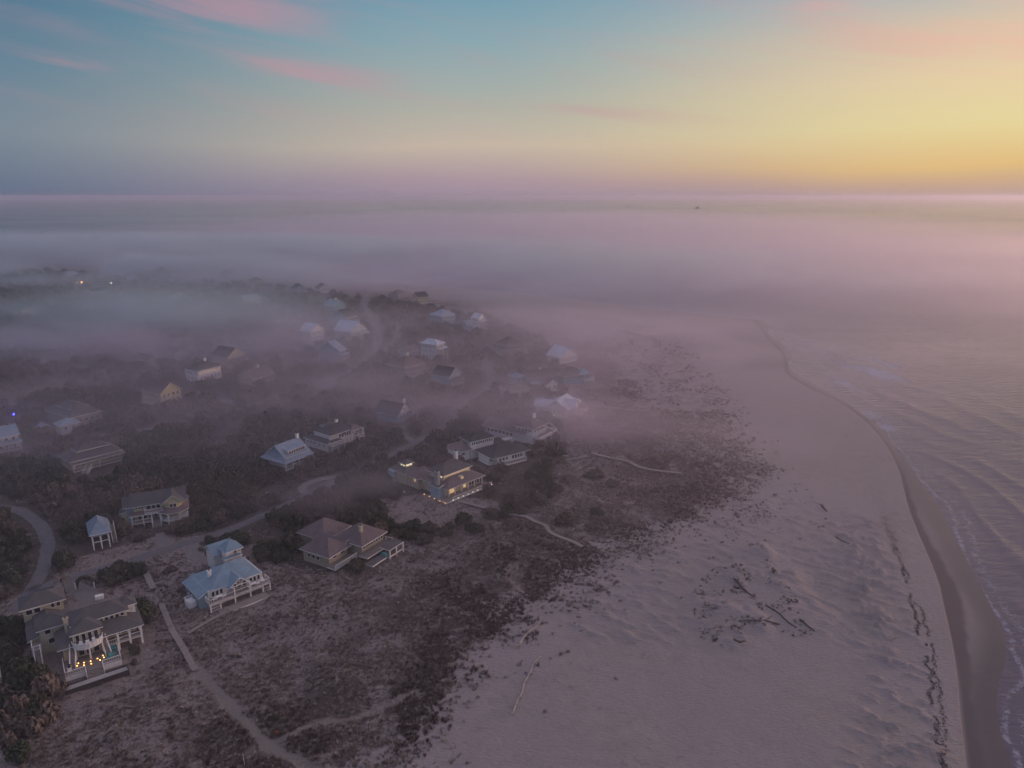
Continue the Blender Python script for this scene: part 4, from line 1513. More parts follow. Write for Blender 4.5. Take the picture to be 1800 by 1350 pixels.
def house_m():
    h = House('beach_house', 'long teal-walled house with brown roof and turquoise roofed corner, a walkway leading seaward', (27.3, 365.7), 17, 'teal', 'r_brown')
    h.walls(0, 0, 14, 10, 0, 4.6)
    h.hip(0, 0, 12, 10, 4.5, 3.8, .8)
    h.wins('F', .8, 12.6, 9, 0, 2.6, 4.0, .8)
    h.hip(9.4, -.6, 15, 6, 4.9, 2.6, .5, 'r_blue')
    h.deck(11.5, -2.2, 17, 3, 1.8, .5)
    h.rail([(11.6, -2.1), (16.9, -2.1), (16.9, 3)], 1.8, 1.0, .4, solid=True)
    for x in (11.8, 16.8):
        h.post(x, -2.0, 0, 4.8, .3)
    h.walls(-19, 5, .2, 13, 0, 4.0)
    h.gable(-19, 5, .2, 13, 4.0, 3.0, 'x', .7)
    h.wins('F', -18, -8, 7, 5, 2.0, 3.5, .9)
    h.win('F', -3, 5, 1.8, 3.6, 2.4)
    h.gable(-4.6, 1.6, -1.2, 6, 4.2, 1.6, 'y', .3)
    h.slab_roof([(-22, -1, 2.0), (-12, -1.5, 2.0), (-12, 1, 2.3), (-22, 1, 2.3)], .2, 'r_blue')
    for x in (-21.5, -12.5):
        h.post(x, -.6, 0, 1.9, .3)
    h.chimney(-10, 9, .9, .9, 6.4, 8.2, 'white')
    h.done()


def generic(name, label, px, ang, w, d, st=2, wall='pale', roof='r_grey', kind='gx', porch=True, chim=False, lit=None, z1=None, group=None, tier=False):
    h = House(name, label, at(*px), ang, wall, roof, far=True, group=group)
    H_ = z1 or (1.0 + 2.9 * st)
    h.walls(0, 0, w, d, 0, H_)
    if kind == 'gx':
        h.gable(0, 0, w, d, H_ - .02, d * .32, 'x', .6)
    elif kind == 'gy':
        h.gable(0, 0, w, d, H_ - .02, w * .36, 'y', .6)
    else:
        h.hip(0, 0, w, d, H_ - .05, min(w, d) * .32, .7)
    n = max(2, int(w / 2.4))
    for k in range(st):
        z = .9 + 2.9 * k
        h.wins('F', .6, w - .6, n, 0, z + .7, z + 2.2, .9, lit if lit and k == st - 1 else 'glass')
        h.wins('L', .8, d - .8, max(2, int(d / 3)), 0, z + .8, z + 2.1, .9)
    if porch:
        zt = H_ - .6 if st < 2 else H_ - 2.6
        h.deck(-.2, -2.2, w + .2, -.05, max(zt - 2.6, .5), .3)
        for x in (0, w / 2, w):
            h.post(x, -2.0, 0, zt, .26)
        h.rail([(0, -2.1), (w, -2.1)], max(zt - 2.6, .5), 1.0, .6)
        h.slab_roof([(-.6, -2.7, zt), (w + .6, -2.7, zt), (w + .6, -.02, zt + .8), (-.6, -.02, zt + .8)])
    if tier:
        h.walls(w * .2, d * .25, w * .8, d * .75, H_, H_ + 2.4)
        h.hip(w * .2, d * .25, w * .8, d * .75, H_ + 2.3, 1.6, .5)
        h.wins('F', w * .25, w * .75, 4, d * .25, H_ + 1.0, H_ + 2.1, .8)
    if chim:
        h.chimney(w * .6, d * .5, .9, .9, H_ + .5, H_ + d * .32 + 1.6, 'white')
    h.done()
    return h


def far_houses():
    g = generic
    g('beach_house', 'pale roof of a cottage showing through mist behind the teal-walled house', (985, 640), 40, 14, 12, 1, 'white', 'r_pale', 'gy', False)
    g('beach_house', 'dark blue house with a white-trimmed gable and lattice corner porch', (790, 684), 58, 10, 11, 2, 'blue', 'r_dark', 'gy', True)
    g('beach_house', 'mist-veiled brown house with a chimney above the bend of the road', (712, 668), 52, 15, 14, 2, 'grey', 'r_brown', 'hip', True, True)
    g('tall_house', 'pale lilac tall house with stacked side balconies half lost in mist', (768, 634), 60, 8, 12, 3, 'pale', 'r_pale', 'hip', True)
    h = g('tall_house', 'tall light-blue house with cream balconies stacked on its right end', (598, 636), 72, 7, 15, 2, 'blue', 'r_slate', 'gx', True, tier=True)
    g('beach_house', 'two-storey house with cream gabled front and blue side wall', (285, 716), 62, 11, 14, 2, 'cream', 'r_brown', 'gy', False)
    g('beach_house', 'white house with a long glazed upper storey and a white chimney', (350, 674), 62, 15, 10, 2, 'white', 'r_dark', 'hip', False, True, 'lit')
    g('beach_house', 'low brown-roofed house with cream gable end and small white chimney', (446, 678), 60, 14, 11, 1, 'cream', 'r_brown', 'gx', False, True)
    g('beach_house', 'dark-roofed house with bright cream gable and side balcony', (402, 648), 60, 12, 14, 2, 'cream', 'r_dark', 'gy', True)
    g('cottage', 'small cream gable end peering over dark trees, the left of two', (262, 645), 55, 6, 12, 1, 'cream', 'r_grey', 'gy', False)
    g('cottage', 'small cream gable end peering over dark trees, the right of two', (308, 634), 55, 7, 11, 1, 'cream', 'r_grey', 'gy', False)
    h = g('beach_house', 'broad grey hip-roofed house by the lawn, with a cream glazed upper storey', (126, 752), 56, 13, 22, 1, 'grey', 'r_grey', 'hip', False, z1=4.4, tier=True)
    g('garage', 'small pale garage in front of the broad hip-roofed house', (108, 765), 50, 7, 6, 1, 'pale', 'r_slate', 'hip', False)
    g('shed', 'little teal shed left of the small pale garage', (72, 764), 50, 4, 4, 1, 'teal', 'r_slate', 'gy', False, z1=2.6)
    h = g('beach_house', 'grey-roofed house with cream two-level porches and white front steps, dim in mist', (128, 830), 49, 17, 11, 1, 'cream', 'r_grey', 'hip', True, tier=True)
    h.stairs(2, -6, 5, -2.3, 0, 1.4, 1.6)
    g('beach_house', 'pale house cut by the left edge of the picture, in mist', (-6, 800), 45, 8, 9, 2, 'pale', 'r_slate', 'gx', True)
    g('beach_house', 'far teal house with a bright lamp at its top left corner', (588, 552), 55, 12, 12, 2, 'teal', 'r_slate', 'gy', False)
    g('beach_house', 'far dark blue house with speckled cream end wall', (610, 573), 60, 12, 16, 2, 'blue', 'r_dark', 'gx', True)
    g('beach_house', 'far pale house fading into mist behind the tall light-blue house', (618, 600), 60, 16, 16, 2, 'pale', 'r_pale', 'gy', True)
    g('beach_house', 'far blue-roofed house alone in the pink mist', (778, 572), 50, 14, 14, 2, 'blue', 'r_slate', 'hip', False)
    g('beach_house', 'far small blue house left of the striped white tower', (824, 582), 50, 9, 10, 1, 'blue', 'r_slate', 'gx', False)
    g('tower_house', 'narrow far house with three stacked white balconies facing the sea', (842, 582), 62, 8, 6, 3, 'white', 'r_pale', 'gy', True)
    g('beach_house', 'far mauve house with cream end lost in mist above the teal-walled house', (892, 628), 40, 14, 14, 2, 'grey', 'r_brown', 'hip', True)
    g('cottage', 'small bluish cottage in mist left of the pale metal-roofed house', (893, 702), 30, 12, 8, 1, 'pale', 'r_brown', 'hip', False)
    g('cottage', 'little blue hut in dark bushes left of the teal-walled house', (908, 677), 40, 6, 6, 1, 'teal', 'r_slate', 'hip', False)
    g('cottage', 'tiny white gabled porch in mist below the teal-walled house', (960, 690), 30, 7, 5, 1, 'white', 'r_brown', 'gy', False)
    g('beach_house', 'very far white house with many thin columns in mist', (495, 575), 45, 18, 9, 1, 'white', 'r_brown', 'gx', True)
    g('barn', 'tall pale-walled hall dissolving into mist behind the tall light-blue house', (548, 608), 60, 12, 10, 3, 'pale', 'r_pale', 'gy', False)
    g('cottage', 'low mauve-roofed cottage between the trees left of the lilac tall house', (712, 630), 40, 10, 9, 1, 'pale', 'r_brown', 'gx', False)
    rnd = random.Random(8)
    k = 0
    for (u, v) in [(60, 640), (110, 636), (40, 560), (210, 560), (300, 530), (350, 545), (430, 540), (520, 520), (160, 520), (225, 498), (280, 488), (330, 478), (120, 488), (400, 490), (450, 505), (60, 500), (560, 515), (700, 525), (735, 535), (200, 470), (340, 462)]:
        wl, rf, kd, st_ = ['pale', 'grey', 'cream', 'blue'][k % 4], ['r_grey', 'r_brown', 'r_dark', 'r_slate'][(k // 4 + k) % 4], ['gx', 'gy', 'hip'][k % 3], 1 + (k // 2) % 2
        g('far_house', 'faint %s-walled %s house under a %s %s roof, far off in the left fog' % (wl, 'low' if st_ == 1 else 'tall', {'r_grey': 'grey', 'r_brown': 'mauve', 'r_dark': 'dark', 'r_slate': 'slate-blue'}[rf], {'gx': 'broadside gabled', 'gy': 'end-on gabled', 'hip': 'hipped'}[kd]), (u, v), rnd.uniform(30, 65), rnd.uniform(10, 16), rnd.uniform(9, 14), st_, wl, rf, kd, False, group='faint houses in the far fog')
        k += 1
    # the round porch cut by the left edge
    h = House('corner_porch', 'white round porch of a house cut off by the left edge, below the lit-deck house', at(-14, 1215), 30, 'pale', 'r_grey', 'porch')
    PADS.append((h.x, h.y, 5))
    ring = [(1.9 * math.cos(2 * math.pi * k / 12), 1.9 * math.sin(2 * math.pi * k / 12)) for k in range(12)]
    for z in (1.9, 4.6):
        b = MB(); b.hexa([(*p, z - .25) for p in ring], [(*p, z) for p in ring]); b.build('deck', M['white'], h.root)
        h.rail(ring + ring[:1], z, 1.0, .3)
    for k in range(0, 12, 3):
        h.post(*ring[k], 0, 5.6, .2)
    h.walls(-7, -2, -1.6, 5, 0, 6.0)
    h.hip(-7, -2, -1.6, 5, 6, 1.8, .5)
    h.done()


for f_ in (house_a, house_b, house_c, house_d, house_e, house_f, house_g, house_h, house_i, house_j, house_k, house_l, house_m, far_houses):
    f_()
# ------------------------------------------------------------------ plants
def leaf_mat(name, cols, rough=.75):
    """leaf colour differs from plant to plant and from clump to clump"""
    m, b, out = new_mat(name)
    p = b.node('ShaderNodeBsdfPrincipled')
    oi = b.node('ShaderNodeObjectInfo')
    g = b.node('ShaderNodeNewGeometry')
    n = b.noise(g.outputs['Position'], .9, 3, .65)
    r = oi.outputs['Random']
    c = b.mix(b.ss(n, .35, .65), cols[0], cols[1])
    c = b.mix(b.ss(r, .35, .9), c, b.mix(b.ss(n, .4, .6), cols[2], cols[3]))
    b.put(p.inputs['Base Color'], c)
    p.inputs['Roughness'].default_value = rough
    p.inputs['Specular IOR Level'].default_value = .15
    b.put(out.inputs[0], p.outputs[0])
    return m


EVER = leaf_mat('evergreen_leaves', [(.048, .058, .042), (.092, .102, .068), (.075, .072, .056), (.125, .112, .082)])
BARE = leaf_mat('brown_twigs', [(.12, .094, .086), (.20, .165, .14), (.13, .105, .09), (.185, .15, .125)])
TUFT = leaf_mat('dune_grass_blades', [(.15, .115, .105), (.28, .23, .205), (.10, .080, .076), (.46, .40, .35)], .9)
DARKT = leaf_mat('dark_heath_twigs', [(.070, .052, .050), (.13, .10, .090), (.090, .066, .060), (.20, .165, .145)], .95)
BARK = surf('bark', (.07, .055, .05), .95)


def leaf_quads(rng, centers, normals, size, flat=.0):
    n = len(centers)
    nv = normals + rng.normal(0, .55, (n, 3))
    nv /= np.linalg.norm(nv, axis=1)[:, None] + 1e-9
    ref = rng.normal(0, 1, (n, 3))
    a = np.cross(nv, ref)
    a /= np.linalg.norm(a, axis=1)[:, None] + 1e-9
    b = np.cross(nv, a)
    s = size * rng.uniform(.6, 1.35, (n, 1))
    a, b = a * s, b * s * rng.uniform(.45, .9, (n, 1))
    q = np.stack([centers - a - b * .4, centers + a * .2 - b, centers + a + b * .3, centers - a * .1 + b], 1)
    return q.reshape(-1, 3)


def crown_mesh(name, seed, n, leaf, mat, width=1.0, tall=.72):
    """unit crown: about 1 in radius, sitting with its lower edge near z 0.15"""
    rng = np.random.default_rng(seed)
    nb = rng.integers(9, 14)
    blobs = [(0, 0, tall * .62, .62)]
    for k in range(nb):
        t = rng.uniform(0, 2 * math.pi)
        r = rng.uniform(.30, .74) * width
        blobs.append((r * math.cos(t), r * math.sin(t), rng.uniform(.22, .9) * tall * (1.15 - .45 * r), rng.uniform(.24, .42)))
    C, N = [], []
    w = np.array([b[3] ** 2 for b in blobs])
    w = w / w.sum()
    for (x, y, z, r), f in zip(blobs, w):
        k = int(n * f)
        d = rng.normal(0, 1, (k, 3))
        d[:, 2] = np.abs(d[:, 2]) * .9 - .35
        d /= np.linalg.norm(d, axis=1)[:, None]
        rad = r * rng.uniform(.55, 1.12, (k, 1)) ** .6
        c = np.array([x, y, z]) + d * rad * np.array([1, 1, .8])
        C.append(c)
        N.append(d)
    C, N = np.concatenate(C), np.concatenate(N)
    C[:, 2] = np.maximum(C[:, 2], .06)
    v = leaf_quads(rng, C, N, leaf)
    f = np.arange(len(v)).reshape(-1, 4)
    return mesh_np(name, v, [f], mat)


def trunk_mesh(name, seed):
    rng = random.Random(seed)
    b = MB()
    b.tube([(0, 0, -.25), (.03, .02, .1), (.02, -.03, .35), (0, 0, .6)], [.06, .05, .04, .02], 6)
    for k in range(5):
        t = rng.uniform(0, 6.28)
        L = rng.uniform(.35, .65)
        b.tube([(.02, 0, .12 + .06 * k), (L * .5 * math.cos(t), L * .5 * math.sin(t), .32 + .05 * k), (L * math.cos(t), L * math.sin(t), .5 + .04 * k)], [.035, .022, .01], 5)
    o = b.build(name, BARK)
    d = o.data
    bpy.data.objects.remove(o)
    return d


CROWNS_E = [crown_mesh('crown', 100 + k, 1500, .085, EVER) for k in range(4)]
CROWNS_B = [crown_mesh('crown', 200 + k, 1300, .075, BARE) for k in range(4)]
TRUNKS = [trunk_mesh('trunk', k) for k in range(3)]
LOWC = [crown_mesh('low_crown', 300 + k, 420, .15, EVER if k < 4 else BARE) for k in range(8)]

LANDMARKS = [(h_, *p) for h_, p in [
    ('the house with the rounded balcony', (-88, 140)), ('the blue-roofed cottage', (-72, 165)), ('the yellow house', (-112, 204)), ('the blue stilt shed', (-118, 187)),
    ('the three-pyramid tan house', (-45, 180)), ('the lamp-lit house', (-20, 230)), ('the white many-sided house', (-4, 256)), ('the long mauve-roofed house', (0, 285)),
    ('the slate-roofed cottage', (-86, 255)), ('the dark-roofed stilt house', (-74, 272)), ('the slate gabled house', (-52, 310)), ('the pale metal-roofed house', (24, 315)),
    ('the fork of the lane', (-140, 175)), ('the left edge road', (-150, 230)), ('the misty two-porch house', (-150, 262)), ('the bottom left corner', (-84, 108)), ('the bend of the road', (-55, 225))]]


def make_tree(kind, x, y, r, hgt, seed, label, group, cat='tree', name=None):
    z = float(land_z(np.array([x]), np.array([y]))[0])
    t = empty(name or ('live_oak' if kind == 'e' else 'bare_shrub'), (x, y, z - .05), seed * 1.7, label=label, cat=cat, group=group)
    for nm, lst in (('crown', CROWNS_E if kind == 'e' else CROWNS_B), ('trunk', TRUNKS)):
        o = bpy.data.objects.new(nm, lst[seed % len(lst)])
        COL.objects.link(o)
        o.parent = t
        o.scale = (r, r * (.85 + .3 * ((seed * 37) % 10) / 10), hgt)
    return t


def plant_forest():
    rng = np.random.default_rng(5)
    n = 26000
    # more tries near, fewer far
    r = np.exp(rng.uniform(math.log(85), math.log(1150), n))
    a = np.radians(rng.uniform(-44, 14, n))
    x, y = r * np.sin(a), r * np.cos(a)
    ok = sdist(x, y, FOREST) + (fbm(x / 14, y / 14, 16, 3) - .5) * 14 > 1.0
    for c in CLEAR:
        ok &= ~inside(x, y, c)
    for k, rd in ROADS.items():
        ok &= dist_line(x, y, rd) > WIDTH[k] / 2 + 2.6
    for k, rd in DRIVES.items():
        ok &= dist_line(x, y, rd) > DWIDTH[k] / 2 + 2.2
    for (hx, hy, hr) in HOUSE_ZONES:
        # keep the ground before each house open towards the sea
        ok &= np.hypot(x - hx, y - hy) > hr + 2.0
        ok &= np.hypot(x - hx + 1.5 * -1.0, y - hy + 4.0) > hr + 1.2
    gaps = fbm(x / 17, y / 17, 77, 3)
    ok &= gaps > .30
    x, y, r = x[ok], y[ok], r[ok]
    size = rng.uniform(1.6, 3.4, len(x)) * (1 + .25 * (r > 300))
    order = np.argsort(r)
    keep, cell = [], {}
    for i in order:
        cx, cy_ = int(x[i] // 5), int(y[i] // 5)
        bad = False
        for dx in (-1, 0, 1):
            for dy in (-1, 0, 1):
                for j in cell.get((cx + dx, cy_ + dy), ()):
                    if (x[i] - x[j]) ** 2 + (y[i] - y[j]) ** 2 < (0.52 * (size[i] + size[j])) ** 2:
                        bad = True
                        break
                if bad: break
            if bad: break
        if not bad:
            keep.append(i)
            cell.setdefault((cx, cy_), []).append(i)
    x, y, r, size = x[keep], y[keep], r[keep], size[keep]
    kindv = fbm(x / 30, y / 30, 88, 3) + rng.uniform(-.12, .12, len(x))
    hgt = size * rng.uniform(1.15, 1.7, len(x))
    # in view?
    az_ = np.degrees(np.arctan2(x, y))
    vis = (np.abs(az_) < 37) & (y * math.tan(RAD(43)) > 60)
    near = [i for i in range(len(x)) if vis[i]][:270]
    ns = set(near)
    for n_, i in enumerate(near):
        k = 'e' if kindv[i] < .52 else 'b'
        lm = min(LANDMARKS, key=lambda L: (L[1] - x[i]) ** 2 + (L[2] - y[i]) ** 2)
        dx, dy = x[i] - lm[1], y[i] - lm[2]
        side = ('to the right of' if dx > 0 else 'to the left of') if abs(dx) > abs(dy) else ('behind' if dy > 0 else 'in front of')
        big = 'large' if size[i] > 2.8 else ('middling' if size[i] > 2.1 else 'small')
        big = big + (' tall' if hgt[i] / size[i] > 1.42 else ' low')
        side = ('close ' if math.hypot(dx, dy) < 17 else 'farther off ') + side
        lb = ('%s dark evergreen tree %s %s' if k == 'e' else '%s bare brown tree %s %s') % (big, side, lm[0])
        make_tree(k, x[i], y[i], size[i], hgt[i], int(i), lb, lb[len(big) + 1:].replace(' tree ', ' trees '))
    rest = [i for i in range(len(x)) if i not in ns]
    return x[rest], y[rest], size[rest], hgt[rest], (kindv[rest] >= .52)


def scatter(name, protos, x, y, z, sx, sz, kind, label, group=None):
    """one object: points that carry copies of the prototype plants"""
    me = mesh_np(name, np.stack([x, y, z], 1), [np.zeros((0, 3), int)])
    rng = np.random.default_rng(len(x))
    for an, tp, v in (('kind', 'INT', kind.astype(np.int32)), ('turn', 'FLOAT', rng.uniform(0, 6.28, len(x)).astype(np.float32))):
        q = me.attributes.new(an, tp, 'POINT')
        q.data.foreach_set('value', v)
    q = me.attributes.new('size', 'FLOAT_VECTOR', 'POINT')
    q.data.foreach_set('vector', np.stack([sx, sx, sz], 1).astype(np.float32).ravel())
    ob = bpy.data.objects.new(name, me)
    COL.objects.link(ob)
    pc = bpy.data.collections.new(name + '_kinds')
    for k, d in enumerate(protos):
        p = bpy.data.objects.new('%s_kind_%02d' % (name, k), d)
        pc.objects.link(p)
    ng = bpy.data.node_groups.new(name, 'GeometryNodeTree')
    ng.interface.new_socket('Geometry', in_out='INPUT', socket_type='NodeSocketGeometry')
    ng.interface.new_socket('Geometry', in_out='OUTPUT', socket_type='NodeSocketGeometry')
    N, L = ng.nodes, ng.links
    gi, go = N.new('NodeGroupInput'), N.new('NodeGroupOutput')
    ci = N.new('GeometryNodeCollectionInfo')
    ci.inputs['Collection'].default_value = pc
    ci.inputs['Separate Children'].default_value = True
    ci.inputs['Reset Children'].default_value = True
    ip = N.new('GeometryNodeInstanceOnPoints')
    ip.inputs['Pick Instance'].default_value = True
    def attr(nm, dt):
        q = N.new('GeometryNodeInputNamedAttribute')
        q.data_type = dt
        q.inputs['Name'].default_value = nm
        return q.outputs[0]
    cx = N.new('ShaderNodeCombineXYZ')
    L.new(attr('turn', 'FLOAT'), cx.inputs[2])
    er = N.new('FunctionNodeEulerToRotation')
    L.new(cx.outputs[0], er.inputs[0])
    L.new(gi.outputs[0], ip.inputs['Points'])
    L.new(ci.outputs[0], ip.inputs['Instance'])
    L.new(attr('kind', 'INT'), ip.inputs['Instance Index'])
    L.new(er.outputs[0], ip.inputs['Rotation'])
    L.new(attr('size', 'FLOAT_VECTOR'), ip.inputs['Scale'])
    L.new(ip.outputs[0], go.inputs[0])
    md = ob.modifiers.new('scatter', 'NODES')
    md.node_group = ng
    tag(ob, label, None, group, 'stuff')
    return ob


def tuft_mesh(seed, n=22, spread=.5, h=.6, w=.05, mat=None):
    rng = np.random.default_rng(seed)
    v = []
    for k in range(n):
        t = rng.uniform(0, 6.28)
        r = rng.uniform(0, spread) ** 1.0
        x, y = r * math.cos(t), r * math.sin(t)
        t2 = rng.uniform(0, 6.28)
        lx, ly = math.cos(t2), math.sin(t2)
        hh = h * rng.uniform(.5, 1.1)
        ln = rng.uniform(.1, .5)
        ox, oy = -ly * w, lx * w
        v += [(x - ox, y - oy, -.05), (x + ox, y + oy, -.05), (x + ox + lx * ln, y + oy + ly * ln, hh), (x - ox * .6 + lx * ln, y - oy * .6 + ly * ln, hh * .95)]
    v = np.array(v)
    return mesh_np('tuft', v, [np.arange(len(v)).reshape(-1, 4)], mat or TUFT)


def plant_grass():
    rng = np.random.default_rng(11)
    X, Y, S, K = [], [], [], []
    def add(n, r0, r1, a0_, a1_, fn, s0, s1):
        r = np.sqrt(rng.uniform(r0 ** 1.2, r1 ** 1.2, n) ** (2 / 1.2))
        a = np.radians(rng.uniform(a0_, a1_, n))
        x, y = r * np.sin(a), r * np.cos(a)
        k = fn(x, y) > rng.uniform(0, 1, n)
        X.append(x[k]); Y.append(y[k]); S.append(rng.uniform(s0, s1, k.sum())); K.append(rng.integers(0, 5, k.sum()))
    def p_heath(x, y):
        d = sdist(x, y, SCRUB) + (fbm(x / 22, y / 22, 5, 3) - .5) * 26
        v = sstep(d, -9, 6) * (.22 + .78 * sstep(fbm(x / 4.5, y / 4.5, 55, 3), .38, .58))
        v *= 1 - sstep(sdist(x, y, FOREST), 0, 6) * .7
        for p_ in PATHS[:2]:
            v = v * sstep(dist_line(x, y, p_), .8, 1.6)
        for (hx, hy, hr) in PADS:
            v = v * (np.hypot(x - hx, y - hy) > hr)
        v = v * (1 - inside(x, y, CLEAR[0]) * .85)
        for rd in list(ROADS.values()) + list(DRIVES.values()):
            v = v * (dist_line(x, y, rd) > 2.4)
        return v
    add(150000, 84, 330, -40, 24, p_heath, .35, .85)
    def p_hum(x, y):
        s = sstep(sdist(x, y, HUM), -14, 8)
        return s * sstep(fbm(x / 6.5, y / 6.5, 21, 3), .48, .6) * .6
    add(42000, 230, 700, 0, 26, p_hum, .6, 1.3)
    def p_mound(x, y):
        return sstep(sdist(x, y, MOUND), -3, 2) * sstep(fbm(x / 3.2, y / 3.2, 57, 3), .48, .66) * .35 * (x < at(1400, 1050)[0])
    add(30000, 110, 240, 10, 30, p_mound, .3, .65)
    def p_edge(x, y):
        d = sdist(x, y, SCRUB)
        return np.exp(-np.maximum(-d, 0) / 7) * (d < 0) * (d > -30) * .30 * sstep(fbm(x / 5, y / 5, 59, 3), .42, .6)
    add(60000, 84, 300, -20, 26, p_edge, .4, .9)
    x, y, s, k = map(np.concatenate, (X, Y, S, K))
    z = land_z(x, y)
    protos = [tuft_mesh(60 + q, 18 + 3 * q, .42 + .06 * q, .5 + .05 * q) for q in range(5)]
    scatter('dune_grass', protos, x, y, z, s * 1.1, s * rng.uniform(.7, 1.1, len(s)), k, 'brown heath and dune grass tufts over the dunes')
    print('tufts', len(x))
    X.clear(); Y.clear(); S.clear(); K.clear()
    def p_dark(x, y):
        d = sdist(x, y, DENSE) + (fbm(x / 18, y / 18, 6, 3) - .5) * 20
        v = sstep(d, -6, 3) * (1 - sstep(d, 12, 34)) * sstep(fbm(x / 9, y / 9, 63, 4), .45, .62) * .7
        for q, w in ((0, 1.5), (1, .8), (2, .6)):
            v = v * (dist_line(x, y, PATHS[q]) > w)
        return v
    add(150000, 90, 380, -34, 26, p_dark, .5, 1.0)
    x, y, s, k = map(np.concatenate, (X, Y, S, K))
    protos = [tuft_mesh(80 + q, 26, .5, .6, .06, DARKT) for q in range(5)]
    scatter('dark_heath', protos, x, y, land_z(x, y), s * 1.1, s, k, 'darker brown heath in drifts along the seaward edge of the scrub')
    print('dark', len(x))


def plant_all():
    x, y, s, h, b = plant_forest()
    rng = np.random.default_rng(3)
    k = rng.integers(0, 4, len(x)) + np.where(b, 4, 0)
    scatter('maritime_forest', LOWC, x, y, land_z(x, y) - .05, s, h, k, 'dense low evergreen and bare brown thicket between the houses')
    print('forest', len(x))
    # shrubs that stand alone on the dunes
    for (u, v, r, hgt, kd, lb) in [(996, 917, 3.6, 4.0, 'e', 'broad dark green shrub alone beside the end of the crooked boardwalk'), (1048, 907, 2.5, 3.2, 'e', 'smaller round dark shrub just right of the broad dune shrub'),
            (482, 1264, 1.25, 1.5, 'e', 'small round dark green bush near the sandy track at the bottom'), (590, 1089, .95, 1.0, 'e', 'little dark bush alone on the brown heath in front of the blue-roofed cottage'), (523, 1089, .55, .7, 'e', 'tiny dark bush left of the little heath bush'),
            (694, 1087, .6, .7, 'e', 'tiny dark bush on the heath, the left of a close pair'), (706, 1089, .5, .6, 'e', 'tiny dark bush on the heath, the right of a close pair'), (750, 1099, .7, .8, 'e', 'small dark bush at the seaward side of the heath'),
            (420, 1154, .5, .7, 'e', 'tiny bush beside the track below the boardwalk'), (502, 1207, .5, .6, 'b', 'tiny reddish brown bush in the middle of the heath'),
            (238, 1148, 1.2, 3.4, 'e', 'narrow upright bush at the right corner of the lit-deck house'), (236, 1162, .8, 1.3, 'e', 'short bush in front of the narrow upright bush'),
            (26, 1285, 2.2, 3.0, 'b', 'brownish round bush below the sandy yard at the left edge'), (38, 1335, 2.8, 3.2, 'e', 'dark round bush in the bottom left corner'), (70, 1205, 3.0, 5.0, 'e', 'big dark evergreen left of the lit deck'), (40, 1195, 3.2, 5.4, 'e', 'tall dark evergreen beside the round corner porch'),
            (100, 1222, 1.7, 2.8, 'b', 'brown edged bush at the sandy corner below the lit deck'), (62, 1235, 3.0, 4.2, 'e', 'dark evergreen at the seaward edge of the left thicket'), (20, 1160, 3.0, 5.0, 'e', 'dark evergreen at the left edge beside the stair of the lit-deck house'), (30, 1130, 2.8, 4.6, 'e', 'dark evergreen behind the round corner porch'),
            (262, 1088, 3.2, 4.8, 'e', 'large dark evergreen between the lit-deck house and the boardwalk'), (250, 1070, 2.2, 3.6, 'e', 'dark evergreen touching the back of the lit-deck house'), (325, 940, 2.6, 3.4, 'e', 'dark bush on the roadside right of the yellow house'), (345, 932, 2.2, 3.0, 'e', 'second dark bush on the roadside right of the yellow house'),
            (362, 1010, 1.5, 1.6, 'e', 'small olive bush left of the blue-roofed cottage'), (325, 1040, 2.2, 2.0, 'b', 'brown thorny bush left of the blue-roofed cottage porch'), (355, 967, 1.4, 1.3, 'b', 'olive bush in the turn of the drive behind the blue-roofed cottage'), (300, 1005, 2.2, 1.8, 'b', 'brown bush by the lane left of the drive'),
            (245, 1010, 2.6, 3.2, 'e', 'round dark tree over the top end of the boardwalk'), (220, 1016, 2.4, 3.0, 'e', 'round dark tree beside the hedge arch'), (490, 1085, 1.0, .8, 'b', 'low brown bush before the grey deck of the blue-roofed cottage'),
            (885, 905, 2.8, 2.6, 'e', 'olive green bush beside the upper boardwalk'), (915, 900, 2.6, 2.4, 'e', 'dark green bush above the upper boardwalk'), (900, 925, 3.0, 2.6, 'b', 'brown bush below the upper boardwalk'), (835, 935, 3.4, 3.2, 'e', 'wide dark bush right of the forked sand path'), (785, 938, 3.2, 3.2, 'e', 'wide dark bush left of the forked sand path'), (745, 950, 3.2, 3.0, 'e', 'dark bush at the left of the wide path bushes'),
            (965, 840, 3.6, 3.0, 'b', 'olive brown bush seaward of the many-sided roofs'), (1000, 845, 3.4, 2.8, 'b', 'low olive bush left of the long dune walkway'), (1045, 838, 4.6, 3.0, 'e', 'broad olive bush in front of the long dune walkway'), (985, 815, 3.0, 2.6, 'b', 'brown bush beside the upper dune walkway'), (1075, 850, 3.0, 2.0, 'e', 'low dark bush right of the broad olive bush')]:
        px, py = at(u, v)
        make_tree(kd, px, py, r, hgt, int(u + v), lb, None, 'bush', 'bush')
    # palm
    px, py = at(112, 1040)
    z = float(land_z(np.array([px]), np.array([py]))[0])
    t = empty('palm_tree', (px, py, z), 0, label='palm with pale drooping fronds beside the hedge arch', cat='palm')
    b = MB(); b.tube([(0, 0, -.5), (.1, 0, 1.2), (.05, .1, 2.6), (0, 0, 3.6)], [.3, .24, .22, .25], 8); b.build('trunk', BARK, t)
    b = MB()
    rn = random.Random(2)
    for k in range(26):
        th = 6.283 * k / 26 + rn.uniform(-.1, .1)
        up = rn.uniform(-.3, 1.1)
        prev = Vector((0, 0, 3.6))
        for s_ in range(4):
            nx = prev + Vector((math.cos(th) * .65, math.sin(th) * .65, (up - s_ * .55) * .5))
            w = .34 * (1 - s_ * .2)
            sd_ = Vector((-math.sin(th), math.cos(th), 0)) * w
            b.quad([prev - sd_, prev + sd_, nx + sd_ * .8, nx - sd_ * .8])
            prev = nx
    b.build('fronds', BARE, t)
